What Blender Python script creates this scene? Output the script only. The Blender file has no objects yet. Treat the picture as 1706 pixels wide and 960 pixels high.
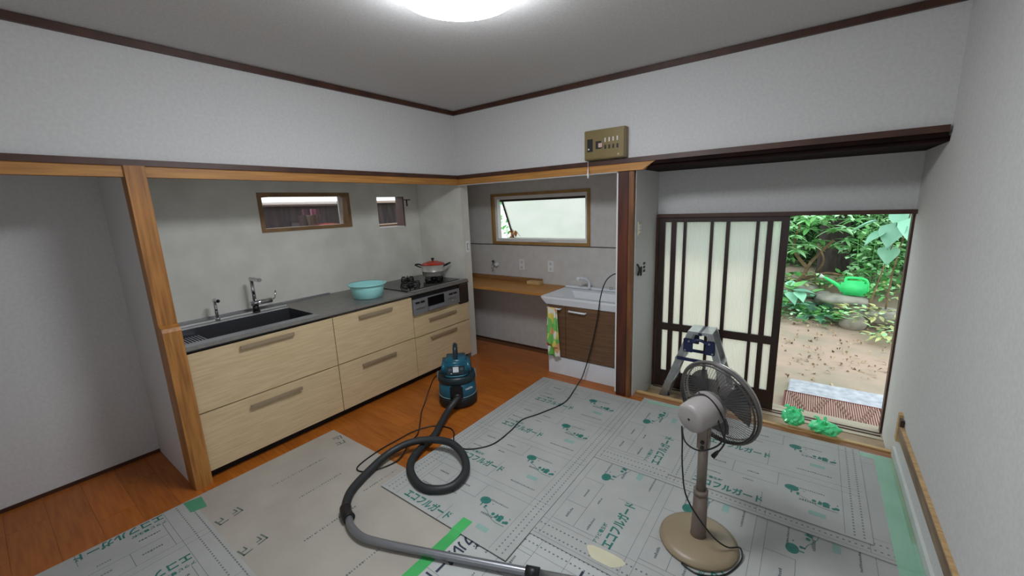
import bpy, bmesh, math, random
from mathutils import Vector, Matrix
from math import pi, sin, cos, radians
random.seed(7)
SC = bpy.context.scene
COL = SC.collection

# ---------------- camera, world, exposure ----------------
cd = bpy.data.cameras.new('camera'); cam = bpy.data.objects.new('camera', cd); COL.objects.link(cam)
cd.sensor_width = 36; cd.lens = 675.93 / 1706 * 36; cd.clip_start = .02; cd.clip_end = 200
cam.matrix_world = Matrix(((0.80515806, -0.08686418, 0.5866644, 2.8653241),
                           (0.59177883, 0.18266881, -0.78513051, -3.01002081),
                           (-0.03896557, 0.97932973, 0.19848165, 1.5707895), (0, 0, 0, 1)))
SC.camera = cam
w = bpy.data.worlds.new('sky'); SC.world = w; w.use_nodes = True
wn = w.node_tree; bgn = wn.nodes['Background']
bgn.inputs[0].default_value = (0.88, 0.96, 1.0, 1); bgn.inputs[1].default_value = 1.9
SC.view_settings.view_transform = 'Standard'; SC.view_settings.look = 'None'
SC.view_settings.exposure = 0.0; SC.view_settings.gamma = 1
SC.cycles.use_denoising = True; SC.cycles.max_bounces = 10; SC.cycles.diffuse_bounces = 6
SC.cycles.sample_clamp_indirect = 6
LAMP_STRENGTH = 43

# ---------------- materials ----------------
MATS = {}
def lin(c):
    if isinstance(c, str): c = [int(c[i:i+2], 16) / 255 for i in (0, 2, 4)]
    return tuple(x / 12.92 if x <= .04045 else ((x + .055) / 1.055) ** 2.4 for x in c) + (1,)
def mat(name, col, rough=.6, metal=0., col2=None, scale=6., stretch=(1, 1, 1), bump=0., detail=4, trans=0., spec=.5, alpha=1., coat=0., bscale=None, emit=0.):
    m = bpy.data.materials.new(name); m.use_nodes = True; nt = m.node_tree; b = nt.nodes['Principled BSDF']
    b.inputs['Base Color'].default_value = lin(col); b.inputs['Roughness'].default_value = rough
    b.inputs['Metallic'].default_value = metal; b.inputs['Specular IOR Level'].default_value = spec
    b.inputs['Transmission Weight'].default_value = trans; b.inputs['Alpha'].default_value = alpha
    b.inputs['Coat Weight'].default_value = coat
    if emit: b.inputs['Emission Color'].default_value = lin(col); b.inputs['Emission Strength'].default_value = emit
    tc = nt.nodes.new('ShaderNodeTexCoord'); mp = nt.nodes.new('ShaderNodeMapping')
    nt.links.new(tc.outputs['Object'], mp.inputs[0]); mp.inputs['Scale'].default_value = stretch
    nz = nt.nodes.new('ShaderNodeTexNoise'); nt.links.new(mp.outputs[0], nz.inputs[0])
    nz.inputs['Scale'].default_value = scale; nz.inputs['Detail'].default_value = detail
    if col2 is None:
        c = lin(col); col2c = tuple(x * .93 for x in c[:3]) + (1,)
    else: col2c = lin(col2)
    r = nt.nodes.new('ShaderNodeValToRGB'); r.color_ramp.elements[0].position = .35; r.color_ramp.elements[1].position = .65
    r.color_ramp.elements[0].color = col2c; r.color_ramp.elements[1].color = lin(col)
    nt.links.new(nz.outputs[0], r.inputs[0]); nt.links.new(r.outputs[0], b.inputs['Base Color'])
    if bump:
        n2 = nz
        if bscale:
            n2 = nt.nodes.new('ShaderNodeTexNoise'); nt.links.new(mp.outputs[0], n2.inputs[0]); n2.inputs['Scale'].default_value = bscale; n2.inputs['Detail'].default_value = 3
        bp = nt.nodes.new('ShaderNodeBump'); bp.inputs['Strength'].default_value = bump; bp.inputs['Distance'].default_value = .003
        nt.links.new(n2.outputs[0], bp.inputs['Height']); nt.links.new(bp.outputs[0], b.inputs['Normal'])
    MATS[name] = m; return m
def randomized(m, amt=.25):
    """vary brightness a little from piece to piece"""
    nt = m.node_tree; b = nt.nodes['Principled BSDF']; l = b.inputs['Base Color'].links[0]; src = l.from_socket
    oi = nt.nodes.new('ShaderNodeObjectInfo'); h = nt.nodes.new('ShaderNodeHueSaturation'); mr = nt.nodes.new('ShaderNodeMapRange')
    mr.inputs['To Min'].default_value = 1 - amt; mr.inputs['To Max'].default_value = 1 + amt
    nt.links.new(oi.outputs['Random'], mr.inputs[0]); nt.links.new(mr.outputs[0], h.inputs['Value']); nt.links.new(src, h.inputs['Color'])
    nt.links.new(h.outputs[0], b.inputs['Base Color'])
WALL = mat('wallpaper', 'd0cfce', .85, col2='c9c8c8', scale=60, bump=.25, bscale=260)
CEIL = mat('ceiling_paper', 'c9c7c6', .9, col2='c0bebd', scale=70, bump=.3, bscale=240)
PANEL = mat('kitchen_panel', 'dad8d0', .22, col2='cfcdc4', scale=5, spec=.6)
NOOKP = mat('nook_panel', 'c3c0bd', .5, col2='bcb8b5', scale=14, detail=8)
DARKTRIM = mat('dark_brown_wood', '4a2a1c', .45, col2='3a1f14', scale=9, stretch=(1, 1, 1))
BLACKBRN = mat('blackened_wood', '22110e', .8, col2='160b0a', scale=5, spec=.12)
LWX = mat('light_wood_x', 'b9823f', .5, col2='a06e34', scale=7, stretch=(.5, 9, 9), detail=6)
LWY = mat('light_wood_y', 'b9823f', .5, col2='9d6a33', scale=7, stretch=(9, .5, 9), detail=6)
LWZ = mat('light_wood_z', 'b27a3c', .5, col2='8a5827', scale=7, stretch=(9, 9, .5), detail=6)
PILLAR = mat('old_pillar_wood', '5b2a16', .45, col2='2e1410', scale=5, stretch=(3, 3, .4), detail=6)
PALEW = mat('pale_wood', 'c8a878', .6, col2='b08c5c', scale=8, stretch=(.6, 8, 8))
CABW = mat('maple_drawer_front', 'cdb793', .45, col2='c0a983', scale=9, stretch=(6, .7, 9), detail=7)
BROWNLAM = mat('brown_laminate', '6c5038', .42, col2='5a412c', scale=8, stretch=(.5, 4, 8), detail=6)
STEEL = mat('brushed_steel', 'a3a4a8', .36, .6, col2='94959a', scale=40, stretch=(1, 8, 1))
TOPST = mat('worktop_steel', '918e89', .4, .5, col2='85827e', scale=30)
CHROME = mat('chrome', 'c8c8cc', .12, 1.)
HANDLEM = mat('handle_metal', 'a08e75', .4, .3)
BLACK = mat('black_plastic', '101012', .45)
BLACKG = mat('black_glass', '0c0c10', .12)
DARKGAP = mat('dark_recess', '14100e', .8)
WHITEP = mat('white_plastic', 'dcdcdc', .4)
CERAM = mat('white_ceramic', 'dadde2', .2, spec=.6)
FLOORW = mat('floor_plank_wood', 'ab6322', .35, col2='95501a', scale=6, stretch=(.7, 8, 3), detail=6, spec=.4); randomized(FLOORW, .1)
TEALP = mat('teal_plastic', '0f5468', .35, col2='0d4c60')
NAVYP = mat('dark_teal_plastic', '10262e', .4)
HOSEM = mat('hose_plastic', '25282a', .5)
AQUA = mat('aqua_plastic', 'a6e6e4', .35, col2='a0dfdd')
RED = mat('red_enamel', 'b03224', .25)
BOARD = mat('protection_board', 'a6a7a4', .6, col2='9fa09d', scale=5, detail=6)
BOARDP = mat('plain_board_back', 'a8a298', .65, col2='9c958c', scale=3, detail=8)
INKT = mat('teal_ink', '1b6259', .7, col2='2f7468', scale=30)
INKG = mat('grey_ink', '636a6c', .7)
INKN = mat('navy_ink', '232c40', .7)
INKP = mat('pale_teal_ink', '86a69f', .7)
TAPE = mat('green_tape', '4dbb68', .4, col2='44ad5f', alpha=.8)
FILM = mat('green_film', 'a6ecc8', .35, col2='98e2bc', alpha=.45)
FANB = mat('fan_beige', '8f7f66', .4, col2='887860')
FANG = mat('fan_grey', '9d9795', .4)
FANP = mat('fan_pole', '7c7168', .35, .3)
WIRE = mat('guard_wire', '4c4846', .35, .4)
WIREL = mat('guard_wire_light', 'b9b6b3', .3, .6)
BLADE = mat('smoke_blade', '4b4a4c', .25, alpha=.72)
ALU = mat('aluminium', 'b4b6b8', .35, .85, col2='a5a7a9', scale=20)
BLUEP = mat('blue_plastic', '16204a', .4)
BREAK = mat('bronze_box', '7c6c44', .4, .15)
BAG = mat('green_bag', '6effb0', .25, col2='50f09c', scale=22, coat=.4)
CAN = mat('green_can', '45ee88', .35, col2='45f088')
MATC = mat('door_mat', '6e4e42', .8, col2='8a6a5b', scale=40)
DIRT = mat('garden_soil', 'b8a08e', .95, col2='9c9480', scale=2.2, bump=.8, bscale=30, detail=9)
STONE = mat('concrete_slab', 'c2c6cc', .85, col2='9fa6ae', scale=14, bump=.6, bscale=60, detail=9)
ROCK = mat('garden_rock', 'aca79c', .9, col2='84857a', scale=5, bump=.8, bscale=20)
BARK = mat('bark', '8b7355', .9, col2='5f4c38', scale=12, bump=.8)
BARKD = mat('dark_bark', '4e4440', .9, col2='332c2a', scale=8, stretch=(3, 3, .5), bump=1)
PANEA = None
def leafmat(name, c1, c2, amt=.3):
    m = mat(name, c1, .5, col2=c2, scale=3); b = m.node_tree.nodes['Principled BSDF']
    b.inputs['Subsurface Weight'].default_value = 0; randomized(m, amt); return m
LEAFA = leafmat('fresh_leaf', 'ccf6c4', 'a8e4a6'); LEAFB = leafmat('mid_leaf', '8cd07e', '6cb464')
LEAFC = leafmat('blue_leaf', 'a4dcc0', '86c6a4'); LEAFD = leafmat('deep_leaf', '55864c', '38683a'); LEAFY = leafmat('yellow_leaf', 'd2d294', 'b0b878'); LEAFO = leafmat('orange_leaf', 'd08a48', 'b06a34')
LEAFDRY = leafmat('dry_leaf', 'c9b08c', 'a98a66')
def frosted(name, col, t=.75):
    m = bpy.data.materials.new(name); m.use_nodes = True; nt = m.node_tree; nt.nodes.clear()
    o = nt.nodes.new('ShaderNodeOutputMaterial'); tr = nt.nodes.new('ShaderNodeBsdfTranslucent'); tr.inputs[0].default_value = lin(col)
    g = nt.nodes.new('ShaderNodeBsdfRefraction'); g.inputs[0].default_value = lin(col); g.inputs['Roughness'].default_value = .55; g.inputs['IOR'].default_value = 1.05
    tc = nt.nodes.new('ShaderNodeTexCoord'); wv = nt.nodes.new('ShaderNodeTexWave'); wv.inputs['Scale'].default_value = 26
    nt.links.new(tc.outputs['Object'], wv.inputs[0]); bp = nt.nodes.new('ShaderNodeBump'); bp.inputs['Strength'].default_value = .9; bp.inputs['Distance'].default_value = .006
    nt.links.new(wv.outputs['Fac'], bp.inputs['Height']); nt.links.new(bp.outputs[0], g.inputs['Normal'])
    mx = nt.nodes.new('ShaderNodeMixShader'); mx.inputs[0].default_value = t
    nt.links.new(g.outputs[0], mx.inputs[1]); nt.links.new(tr.outputs[0], mx.inputs[2])
    gl = nt.nodes.new('ShaderNodeBsdfGlossy'); gl.inputs['Roughness'].default_value = .3
    m2 = nt.nodes.new('ShaderNodeMixShader'); m2.inputs[0].default_value = .06; nt.links.new(mx.outputs[0], m2.inputs[1]); nt.links.new(gl.outputs[0], m2.inputs[2])
    nt.links.new(m2.outputs[0], o.inputs[0]); return m
FROST = frosted('frosted_glass', 'f0eeec', .5); FLUTE = frosted('fluted_glass', 'fdfffa', .35)
GLASS = mat('clear_glass', 'ffffff', .0, trans=1., alpha=.25, spec=.3)
def stripemat(name, c1, c2, scale, axis='X', rot=0, rough=.8):
    m = bpy.data.materials.new(name); m.use_nodes = True; nt = m.node_tree; b = nt.nodes['Principled BSDF']; b.inputs['Roughness'].default_value = rough
    tc = nt.nodes.new('ShaderNodeTexCoord'); wv = nt.nodes.new('ShaderNodeTexWave'); wv.bands_direction = axis; wv.inputs['Scale'].default_value = scale
    r = nt.nodes.new('ShaderNodeValToRGB'); r.color_ramp.elements[0].color = lin(c1); r.color_ramp.elements[1].color = lin(c2)
    nt.links.new(tc.outputs['Object'], wv.inputs[0]); nt.links.new(wv.outputs['Fac'], r.inputs[0]); nt.links.new(r.outputs[0], b.inputs[0]); return m

# ---------------- mesh helpers ----------------
def B(): return bmesh.new()
def box(bm, x0, x1, y0, y1, z0, z1, bev=0.):
    m = Matrix.Translation(((x0+x1)/2, (y0+y1)/2, (z0+z1)/2)) @ Matrix.Diagonal((abs(x1-x0), abs(y1-y0), abs(z1-z0), 1))
    if bev <= 0: bmesh.ops.create_cube(bm, size=1, matrix=m); return bm
    t = bmesh.new(); bmesh.ops.create_cube(t, size=1, matrix=m)
    bmesh.ops.bevel(t, geom=t.edges[:], offset=bev, segments=2, affect='EDGES', clamp_overlap=True)
    me = bpy.data.meshes.new('t'); t.to_mesh(me); t.free(); bm.from_mesh(me); bpy.data.meshes.remove(me); return bm
def quad(bm, pts): bm.faces.new([bm.verts.new(p) for p in pts]); return bm
def frame_at(d):
    d = Vector(d).normalized(); a = Vector((0, 0, 1)) if abs(d.z) < .95 else Vector((1, 0, 0)); x = d.cross(a).normalized(); return x, x.cross(d).normalized(), d
def cyl(bm, p, q, r, r2=None, n=16, caps=True):
    return lathe(bm, [(0, r), (1, r if r2 is None else r2)], p, q, n, caps)
def lathe(bm, prof, p=(0, 0, 0), q=(0, 0, 1), n=24, caps=True, sx=1, sy=1):
    """prof: (t, radius) with t from p (0) to q (1)"""
    p = Vector(p); q = Vector(q); x, y, d = frame_at(q - p); L = (q - p).length; rings = []
    for t, r in prof:
        c = p + d * (t * L); rings.append([bm.verts.new(c + x * cos(2*pi*k/n) * r * sx + y * sin(2*pi*k/n) * r * sy) for k in range(n)])
    for a, b in zip(rings, rings[1:]):
        for k in range(n):
            f = bm.faces.new((a[k], a[(k+1) % n], b[(k+1) % n], b[k])); f.smooth = True
    if caps: bm.faces.new(list(reversed(rings[0]))); bm.faces.new(rings[-1])
    return bm
def smooth_path(pts, k=6, closed=False):
    P = [Vector(p) for p in pts]; out = []; n = len(P)
    rng = range(n) if closed else range(n-1)
    for i in rng:
        g = (lambda j: P[j % n]) if closed else (lambda j: P[max(0, min(n-1, j))])
        p0, p1, p2, p3 = g(i-1), g(i), g(i+1), g(i+2)
        for s in range(k):
            t = s / k; out.append(.5*((2*p1)+(-p0+p2)*t+(2*p0-5*p1+4*p2-p3)*t*t+(-p0+3*p1-3*p2+p3)*t**3))
    if not closed: out.append(P[-1])
    return out
def tube(bm, pts, r, n=8, k=6, closed=False, rad=None, sm=True):
    P = smooth_path(pts, k, closed) if sm else [Vector(p) for p in pts]
    up = None; rings = []; N = len(P)
    for i, p in enumerate(P):
        if closed: d = P[(i+1) % N] - P[i-1]
        else: d = P[min(N-1, i+1)] - P[max(0, i-1)]
        if d.length < 1e-9: d = Vector((0, 0, 1))
        d.normalize()
        if up is None: x, up, _ = frame_at(d)
        x = d.cross(up)
        if x.length < 1e-6: x = frame_at(d)[0]
        x.normalize(); up = x.cross(d).normalized(); rr = r if rad is None else rad(i, N)
        rings.append([bm.verts.new(p + x * cos(2*pi*j/n) * rr + up * sin(2*pi*j/n) * rr) for j in range(n)])
    R = list(zip(rings, rings[1:])) + ([(rings[-1], rings[0])] if closed else [])
    for a, b in R:
        for j in range(n):
            f = bm.faces.new((a[j], a[(j+1) % n], b[(j+1) % n], b[j])); f.smooth = True
    if not closed: bm.faces.new(list(reversed(rings[0]))); bm.faces.new(rings[-1])
    return bm
def blob(bm, c, r, sub=2, jit=.1, seed=0):
    rd = random.Random(seed); t = bmesh.new(); bmesh.ops.create_icosphere(t, subdivisions=sub, radius=1)
    for v in t.verts:
        s = 1 + rd.uniform(-jit, jit); v.co = Vector((v.co.x*r[0]*s+c[0], v.co.y*r[1]*s+c[1], v.co.z*r[2]*s+c[2]))
    me = bpy.data.meshes.new('t'); t.to_mesh(me); t.free(); bm.from_mesh(me); bpy.data.meshes.remove(me); return bm
def obj(name, bm, m, parent=None, kind=None, label=None, smooth=False):
    bmesh.ops.recalc_face_normals(bm, faces=bm.faces)
    me = bpy.data.meshes.new(name); bm.to_mesh(me); bm.free()
    if smooth:
        for p in me.polygons: p.use_smooth = True
    me.materials.append(m); return mobj(name, me, parent, kind, label)
def mobj(name, me, parent=None, kind=None, label=None):
    o = bpy.data.objects.new(name, me); COL.objects.link(o)
    if parent is not None: o.parent = parent; 
    if kind: o['kind'] = kind
    if label: o['label'] = label
    return o
def struct(name, bm, m, parent=None):
    o = obj(name, bm, m, parent)
    if parent is None: o['kind'] = 'structure'
    return o
def thing(name, label, cat, loc=(0, 0, 0), rz=0, group=None):
    o = bpy.data.objects.new(name, None); COL.objects.link(o); o.location = loc; o.rotation_euler = (0, 0, rz); o.empty_display_size = .05
    o['label'] = label; o['category'] = cat
    if group: o['group'] = group
    return o
def tag(o, label, cat, group=None):
    o['label'] = label; o['category'] = cat
    if group: o['group'] = group
    return o
def sempty(name):
    o = bpy.data.objects.new(name, None); COL.objects.link(o); o['kind'] = 'structure'; o.empty_display_size = .05; return o

W, HC, HB = 3.372, 2.47, 1.879
YR = -3.45
DY = .57      # entrance door plane
# ---------------- room shell ----------------
base = B(); box(base, -.65, 1.78, YR, .60, -.14, -.012); box(base, 1.78, W, YR, .10, -.14, -.012)
floor = struct('floor', base, mat('subfloor', '6a3c16', .8))
def planks():
    meshes = {}
    k = 0; y = YR; row = 0
    while y < .58:
        y1 = y + .1515; x = -.65 - (.0, .34, .62)[row % 3]
        while x < W:
            xa, xb, xe = max(x, -.65), min(x+.909, W), W
            if y > .03: xb = min(xb, 1.64)
            if xb - xa > .02 and not (y1 > .62):
                key = round(xb-xa, 3)
                if key not in meshes:
                    bm = B(); box(bm, 0, xb-xa-.0007, 0, .1508, -.012, 0, .0004); me = bpy.data.meshes.new('plank'); bm.to_mesh(me); bm.free(); me.materials.append(FLOORW); meshes[key] = me
                o = mobj('plank', meshes[key], floor); o.location = (xa, y, 0)
            x += .909
        y = y1; row += 1
planks()
struct('ceiling', box(B(), -.1, W+.1, YR-.1, .1, HC, HC+.08), CEIL)
# upper walls
struct('wall_left_upper', box(B(), -.1, 0, YR, .1, 1.86, HC), WALL)
struct('wall_back_upper', box(B(), 0, W, 0, .1, 1.85, HC), WALL)
struct('wall_right', box(B(), W, W+.12, YR, .62, -.14, HC), WALL)
# rear wall; unseen opening behind the camera added to let daylight in
rw = B(); box(rw, -.65, 1.6, YR-.1, YR, 0, HC); box(rw, 2.8, W, YR-.1, YR, 0, HC); box(rw, 1.6, 2.8, YR-.1, YR, 0, .9); box(rw, 1.6, 2.8, YR-.1, YR, 1.8, HC)
struct('wall_rear', rw, WALL)
# niche + kitchen + nook shells
struct('wall_niche_back', box(B(), -.75, -.65, YR, -2.43, 0, 1.95), WALL)
kb = B()
for a in ((-2.43, -1.575, 0, 1.95), (-1.575, -.79, 0, 1.44), (-1.575, -.79, 1.745, 1.95), (-.79, -.487, 0, 1.95), (-.487, -.154, 0, 1.40), (-.487, -.154, 1.71, 1.95), (-.154, .03, 0, 1.95)):
    box(kb, -.77, -.65, a[0], a[1], a[2], a[3])
struct('wall_kitchen_back', kb, PANEL)
struct('wall_niche_side', box(B(), -.65, .0, -2.45, -2.37, 0, 1.87), WALL)
struct('wall_kitchen_side', box(B(), -.65, -.001, .03, .12, 0, 1.87), PANEL)
pe = B(); box(pe, -.001, .012, .03, .122, 0, 1.80); struct('trim_1', pe, mat('partition_edge', 'c9c6bd', .6))
nb = B()
for a in ((-.65, -.05, 0, 1.95), (-.05, 1.14, 0, 1.16), (-.05, 1.14, 1.70, 1.95), (1.14, 1.64, 0, 1.95)): box(nb, a[0], a[1], .58, .68, a[2], a[3])
struct('wall_nook_back', nb, NOOKP)
struct('trim_2', box(B(), -.65, 1.64, .574, .58, 1.148, 1.156), mat('panel_joint', '4a4744', .5))
struct('wall_nook_left', box(B(), -.75, -.65, .12, .68, 0, 1.95), WALL)
struct('wall_entry_side', box(B(), 1.64, 1.78, .03, .68, -.14, 1.87), WALL)
struct('ceiling_kitchen', box(B(), -.77, -.1, YR, .12, 1.87, 1.95), WALL)
struct('ceiling_nook', box(B(), -.75, 1.70, .1, .68, 1.86, 1.95), WALL)
# entry: dark ceiling board, wall above the door
eb = B()
for k in range(3): box(eb, 1.78, W, .0+k*.19+.003, .19+k*.19, 1.802, 1.83)
struct('ceiling_entry', eb, BLACKBRN)
struct('wall_entry_above_door', box(B(), 1.78, W, DY, DY+.1, 1.452, 1.87), WALL)
# trims
t = B(); box(t, 0, .022, YR, 0, HC-.038, HC-.004); struct('trim_3', t, DARKTRIM)
t = B(); box(t, 0, W, -.022, 0, HC-.038, HC-.004); struct('trim_4', t, DARKTRIM)
t = B(); box(t, 0, .03, YR, 0, 1.848, HB); struct('trim_5', t, DARKTRIM)
t = B(); box(t, 0, W-.01, -.03, 0, 1.845, HB); struct('trim_6', t, DARKTRIM)
t = B(); box(t, -.04, .018, -2.37, .0, 1.792, 1.848); box(t, -.04, .018, YR, -2.45, 1.792, 1.848); struct('trim_7', t, LWY)
t = B()
vs = [(-.0, z) for z in (0,)]
quad(t, [(.0, -.022, 1.79), (1.84, -.022, 1.79), (1.93, -.022, 1.846), (0, -.022, 1.846)]); 
r = bmesh.ops.extrude_face_region(t, geom=t.faces[:]); bmesh.ops.translate(t, vec=(0, .05, 0), verts=[v for v in r['geom'] if isinstance(v, bmesh.types.BMVert)])
struct('trim_8', t, LWX)
t = B(); box(t, .0, 1.65, -.015, .03, 1.784, 1.79); struct('trim_9', t, WHITEP)
# front lip of entry ceiling
t = B(); box(t, 1.84, W-.01, -.02, 0.0, 1.822, 1.845); struct('trim_10', t, BLACKBRN)
# posts
def prism_x(bm, prof, y0, y1):
    a = [bm.verts.new((x, y0, z)) for x, z in prof]; b = [bm.verts.new((x, y1, z)) for x, z in prof]; n = len(prof)
    bm.faces.new(a); bm.faces.new(b)
    for i in range(n): bm.faces.new((a[i], a[(i+1) % n], b[(i+1) % n], b[i]))
    return bm
t = B(); prism_x(t, [(-.06, 0), (.078, 0), (.078, .965), (.068, .985), (.03, 1.0), (.03, 1.848), (-.06, 1.848)], -2.452, -2.368)
struct('post_kitchen', t, LWZ)
t = B(); box(t, 1.655, 1.735, -.012, .05, 0, 1.79, .003); pil = struct('post_nook', t, PILLAR)
struct('trim_11', box(B(), 1.735, 1.775, -.006, .05, 0, 1.79, .002), mat('pillar_edge_wood', '7c5029', .5, col2='5c381c', scale=6, stretch=(6, 6, .5)))
struct('trim_12', box(B(), 1.640, 1.655, -.0, .05, 0.02, 1.79), WHITEP)
# baseboards
t = B(); box(t, -.65, -.642, YR, -2.452, 0, .022); struct('baseboard_niche', t, DARKTRIM)
t = B(); box(t, -.65, .93, .572, .58, 0, .02); struct('baseboard_nook', t, DARKTRIM)
struct('baseboard_right', box(B(), W-.012, W, YR, .10, 0, .06), mat('white_base', 'cdd0cc', .6))
# floor edge at the entry + genkan
t = B(); box(t, 1.64, W, .034, .112, -.14, .003); struct('trim_13', t, mat('edge_board', '9b6a40', .55, col2='83552f', scale=6, stretch=(.5, 6, 6)))
t = B(); box(t, 1.78, W, .112, .146, -.14, .012, .002); struct('trim_14', t, PALEW)
struct('floor_entry', box(B(), 1.78, W, .146, .47, -.2, -.10), mat('entry_floor', 'a08a6c', .6, col2='8f7858', scale=8))
sill = sempty('door_sill')
obj('sill_board', box(B(), 1.78, W, .47, .68, -.2, -.095), mat('sill_wood', 'b7ad98', .6, col2='a2967e', scale=8, stretch=(.5, 6, 6)), sill)
for yy in (.515, .555): obj('track', box(B(), 1.80, W-.01, yy, yy+.012, -.095, -.089), DARKTRIM, sill)
# ---- entrance sliding door ----
DW = mat('door_dark_wood', '33201a', .45, col2='281612', scale=7, stretch=(4, 4, .6))
door = sempty('door_1')
def part(name, m, par, *a, bev=0.): return obj(name, box(B(), *a, bev), m, par)
part('door_frame_head', DARKTRIM, door, 1.79, W, DY-.05, DY+.06, 1.425, 1.452)
part('door_frame_post', DARKTRIM, door, 1.782, 1.80, DY-.04, DY+.06, -.10, 1.425)
part('door_frame_post', DARKTRIM, door, W-.012, W, DY-.0, DY+.06, -.10, 1.425)
y0, y1 = DY-.03, DY
zb, zm0, zm1, zt_ = .065, .445, .508, 1.385
part('stile', DW, door, 1.805, 1.853, y0, y1, -.088, 1.425); part('stile', DW, door, 2.672, 2.722, y0, y1, -.088, 1.425)
part('rail', DW, door, 1.853, 2.672, y0, y1, zt_, 1.425); part('rail', DW, door, 1.853, 2.672, y0, y1, zm0, zm1)
part('kick_board', DW, door, 1.853, 2.672, y0+.004, y1-.004, -.088, zb)
bars = [(1.902, 1.942), (1.998, 2.022), (2.201, 2.224), (2.313, 2.34), (2.515, 2.537), (2.586, 2.622)]
xs = [1.853] + [v for b in bars for v in b] + [2.672]
for a, b in bars: part('muntin', DW, door, a, b, y0+.004, y1-.004, zb, zt_)
for i in range(0, len(xs), 2):
    for z0, z1 in ((zb, zm0), (zm1, zt_)):
        part('glass_pane', FLUTE, door, xs[i], xs[i+1], y0+.013, y0+.017, z0, z1)
# ---- kitchen window (window_1) ----
FRM = mat('window_frame_wood', '8a6a44', .5, col2='785a38', scale=8)
def frame_x(par, x0, x1, ya, yb, za, zb_, t_, m):
    part('frame_side', m, par, x0, x1, ya, ya+t_, za, zb_); part('frame_side', m, par, x0, x1, yb-t_, yb, za, zb_)
    part('frame_head', m, par, x0, x1, ya+t_, yb-t_, zb_-t_, zb_); part('frame_sill', m, par, x0, x1, ya+t_, yb-t_, za, za+t_)
w1 = sempty('window_1'); frame_x(w1, -.77, -.643, -1.578, -.787, 1.437, 1.748, .03, FRM)
part('sash_stile', WHITEP, w1, -.73, -.715, -.86, -.835, 1.467, 1.718)
part('glass_pane', GLASS, w1, -.725, -.722, -1.548, -.86, 1.467, 1.718)
w3 = sempty('window_3')
part('reveal_board', mat('reveal_brown', '5d453d', .5), w3, -.77, -.652, -.17, -.154, 1.40, 1.71); part('frame_sill', WHITEP, w3, -.77, -.648, -.487, -.17, 1.398, 1.408)
part('bracket', BLACK, w3, -.652, -.644, -.150, -.07, 1.672, 1.68); part('bracket', BLACK, w3, -.652, -.644, -.125, -.112, 1.61, 1.672)
# ---- nook window (window_2), awning sash open outwards ----
w2 = sempty('window_2')
def frame_y(par, y0, y1, xa, xb, za, zb_, t_, m):
    part('frame_side', m, par, xa, xa+t_, y0, y1, za, zb_); part('frame_side', m, par, xb-t_, xb, y0, y1, za, zb_)
    part('frame_head', m, par, xa+t_, xb-t_, y0, y1, zb_-t_, zb_); part('frame_sill', m, par, xa+t_, xb-t_, y0, y1, za, za+t_)
frame_y(w2, .565, .69, -.055, 1.145, 1.157, 1.703, .028, mat('nook_frame_wood', 'a07a44', .5, col2='8c6838', scale=8))
frame_y(w2, .60, .66, -.027, 1.117, 1.185, 1.675, .034, WHITEP)
sash = obj('sash', box(B(), .0, 1.09, .65, .672, 1.618, 1.645), DW, w2)
def tilt_part(name, m, x0, x1, s0, s1, t0, t1):
    a = radians(24); bm = box(B(), x0, x1, t0, t1, -s1, -s0)
    bmesh.ops.rotate(bm, verts=bm.verts, cent=(0, 0, 0), matrix=Matrix.Rotation(a, 3, 'X')); bmesh.ops.translate(bm, verts=bm.verts, vec=(0, .665, 1.64)); return obj(name, bm, m, sash)
tilt_part('sash_rail', DW, .01, 1.085, 0, .02, 0, .02); tilt_part('sash_rail', DW, .01, 1.085, .485, .505, 0, .02)
tilt_part('sash_stile', DW, .01, .03, .02, .485, 0, .02); tilt_part('sash_stile', DW, 1.065, 1.085, .02, .485, 0, .02)
tilt_part('glass_pane', FROST, .03, 1.065, .02, .485, .008, .012)
part('latch', WHITEP, w2, .57, .66, .585, .60, 1.198, 1.215)
# ---------------- ceiling lamp ----------------
lm = bpy.data.materials.new('lamp_glow'); lm.use_nodes = True; b = lm.node_tree.nodes['Principled BSDF']
b.inputs['Base Color'].default_value = (.9, .9, .9, 1); b.inputs['Emission Color'].default_value = (.90, .95, 1, 1); b.inputs['Emission Strength'].default_value = LAMP_STRENGTH
L = thing('ceiling_lamp', 'round glowing white ceiling lamp in the middle of the grey ceiling', 'ceiling lamp', (1.686, -1.70, HC))
obj('lamp_base', lathe(B(), [(0, .24), (1, .25)], (0, 0, 0), (0, 0, -.025), 40), WHITEP, L)
obj('lamp_shade', lathe(B(), [(0, .27), (.15, .285), (.4, .28), (.7, .24), (.88, .16), (1, .02)], (0, 0, -.025), (0, 0, -.12), 48), lm, L, smooth=True)
# ---------------- kitchen units ----------------
def drawer(par, y0, y1, z0, z1, hy0, hy1, hz):
    d = obj('drawer', box(B(), .03, .05, y0+.0025, y1-.0025, z0+.0025, z1-.0025, .001), CABW, par)
    obj('handle', box(box(box(B(), .066, .075, hy0, hy1, hz-.012, hz+.012, .002), .05, .068, hy0+.004, hy0+.014, hz-.006, hz+.006), .05, .068, hy1-.014, hy1-.004, hz-.006, hz+.006), HANDLEM, d)
def unit(name, label, y0, y1, rows):
    u = thing(name, label, 'cabinet')
    obj('carcass', box(B(), -.62, .028, y0+.001, y1-.001, .06, .64 if y1 > -.1 or y0 < -2 else .815), CABW, u)
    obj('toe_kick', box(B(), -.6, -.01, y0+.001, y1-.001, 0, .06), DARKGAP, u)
    for r in rows: drawer(u, y0, y1, *r)
    return u
unit('drawer_cabinet', 'wide maple drawer cabinet under the sink beside the wooden post', -2.364, -1.479, [(.438, .812, -2.10, -1.77, .772), (.062, .436, -2.10, -1.77, .374)])
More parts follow.
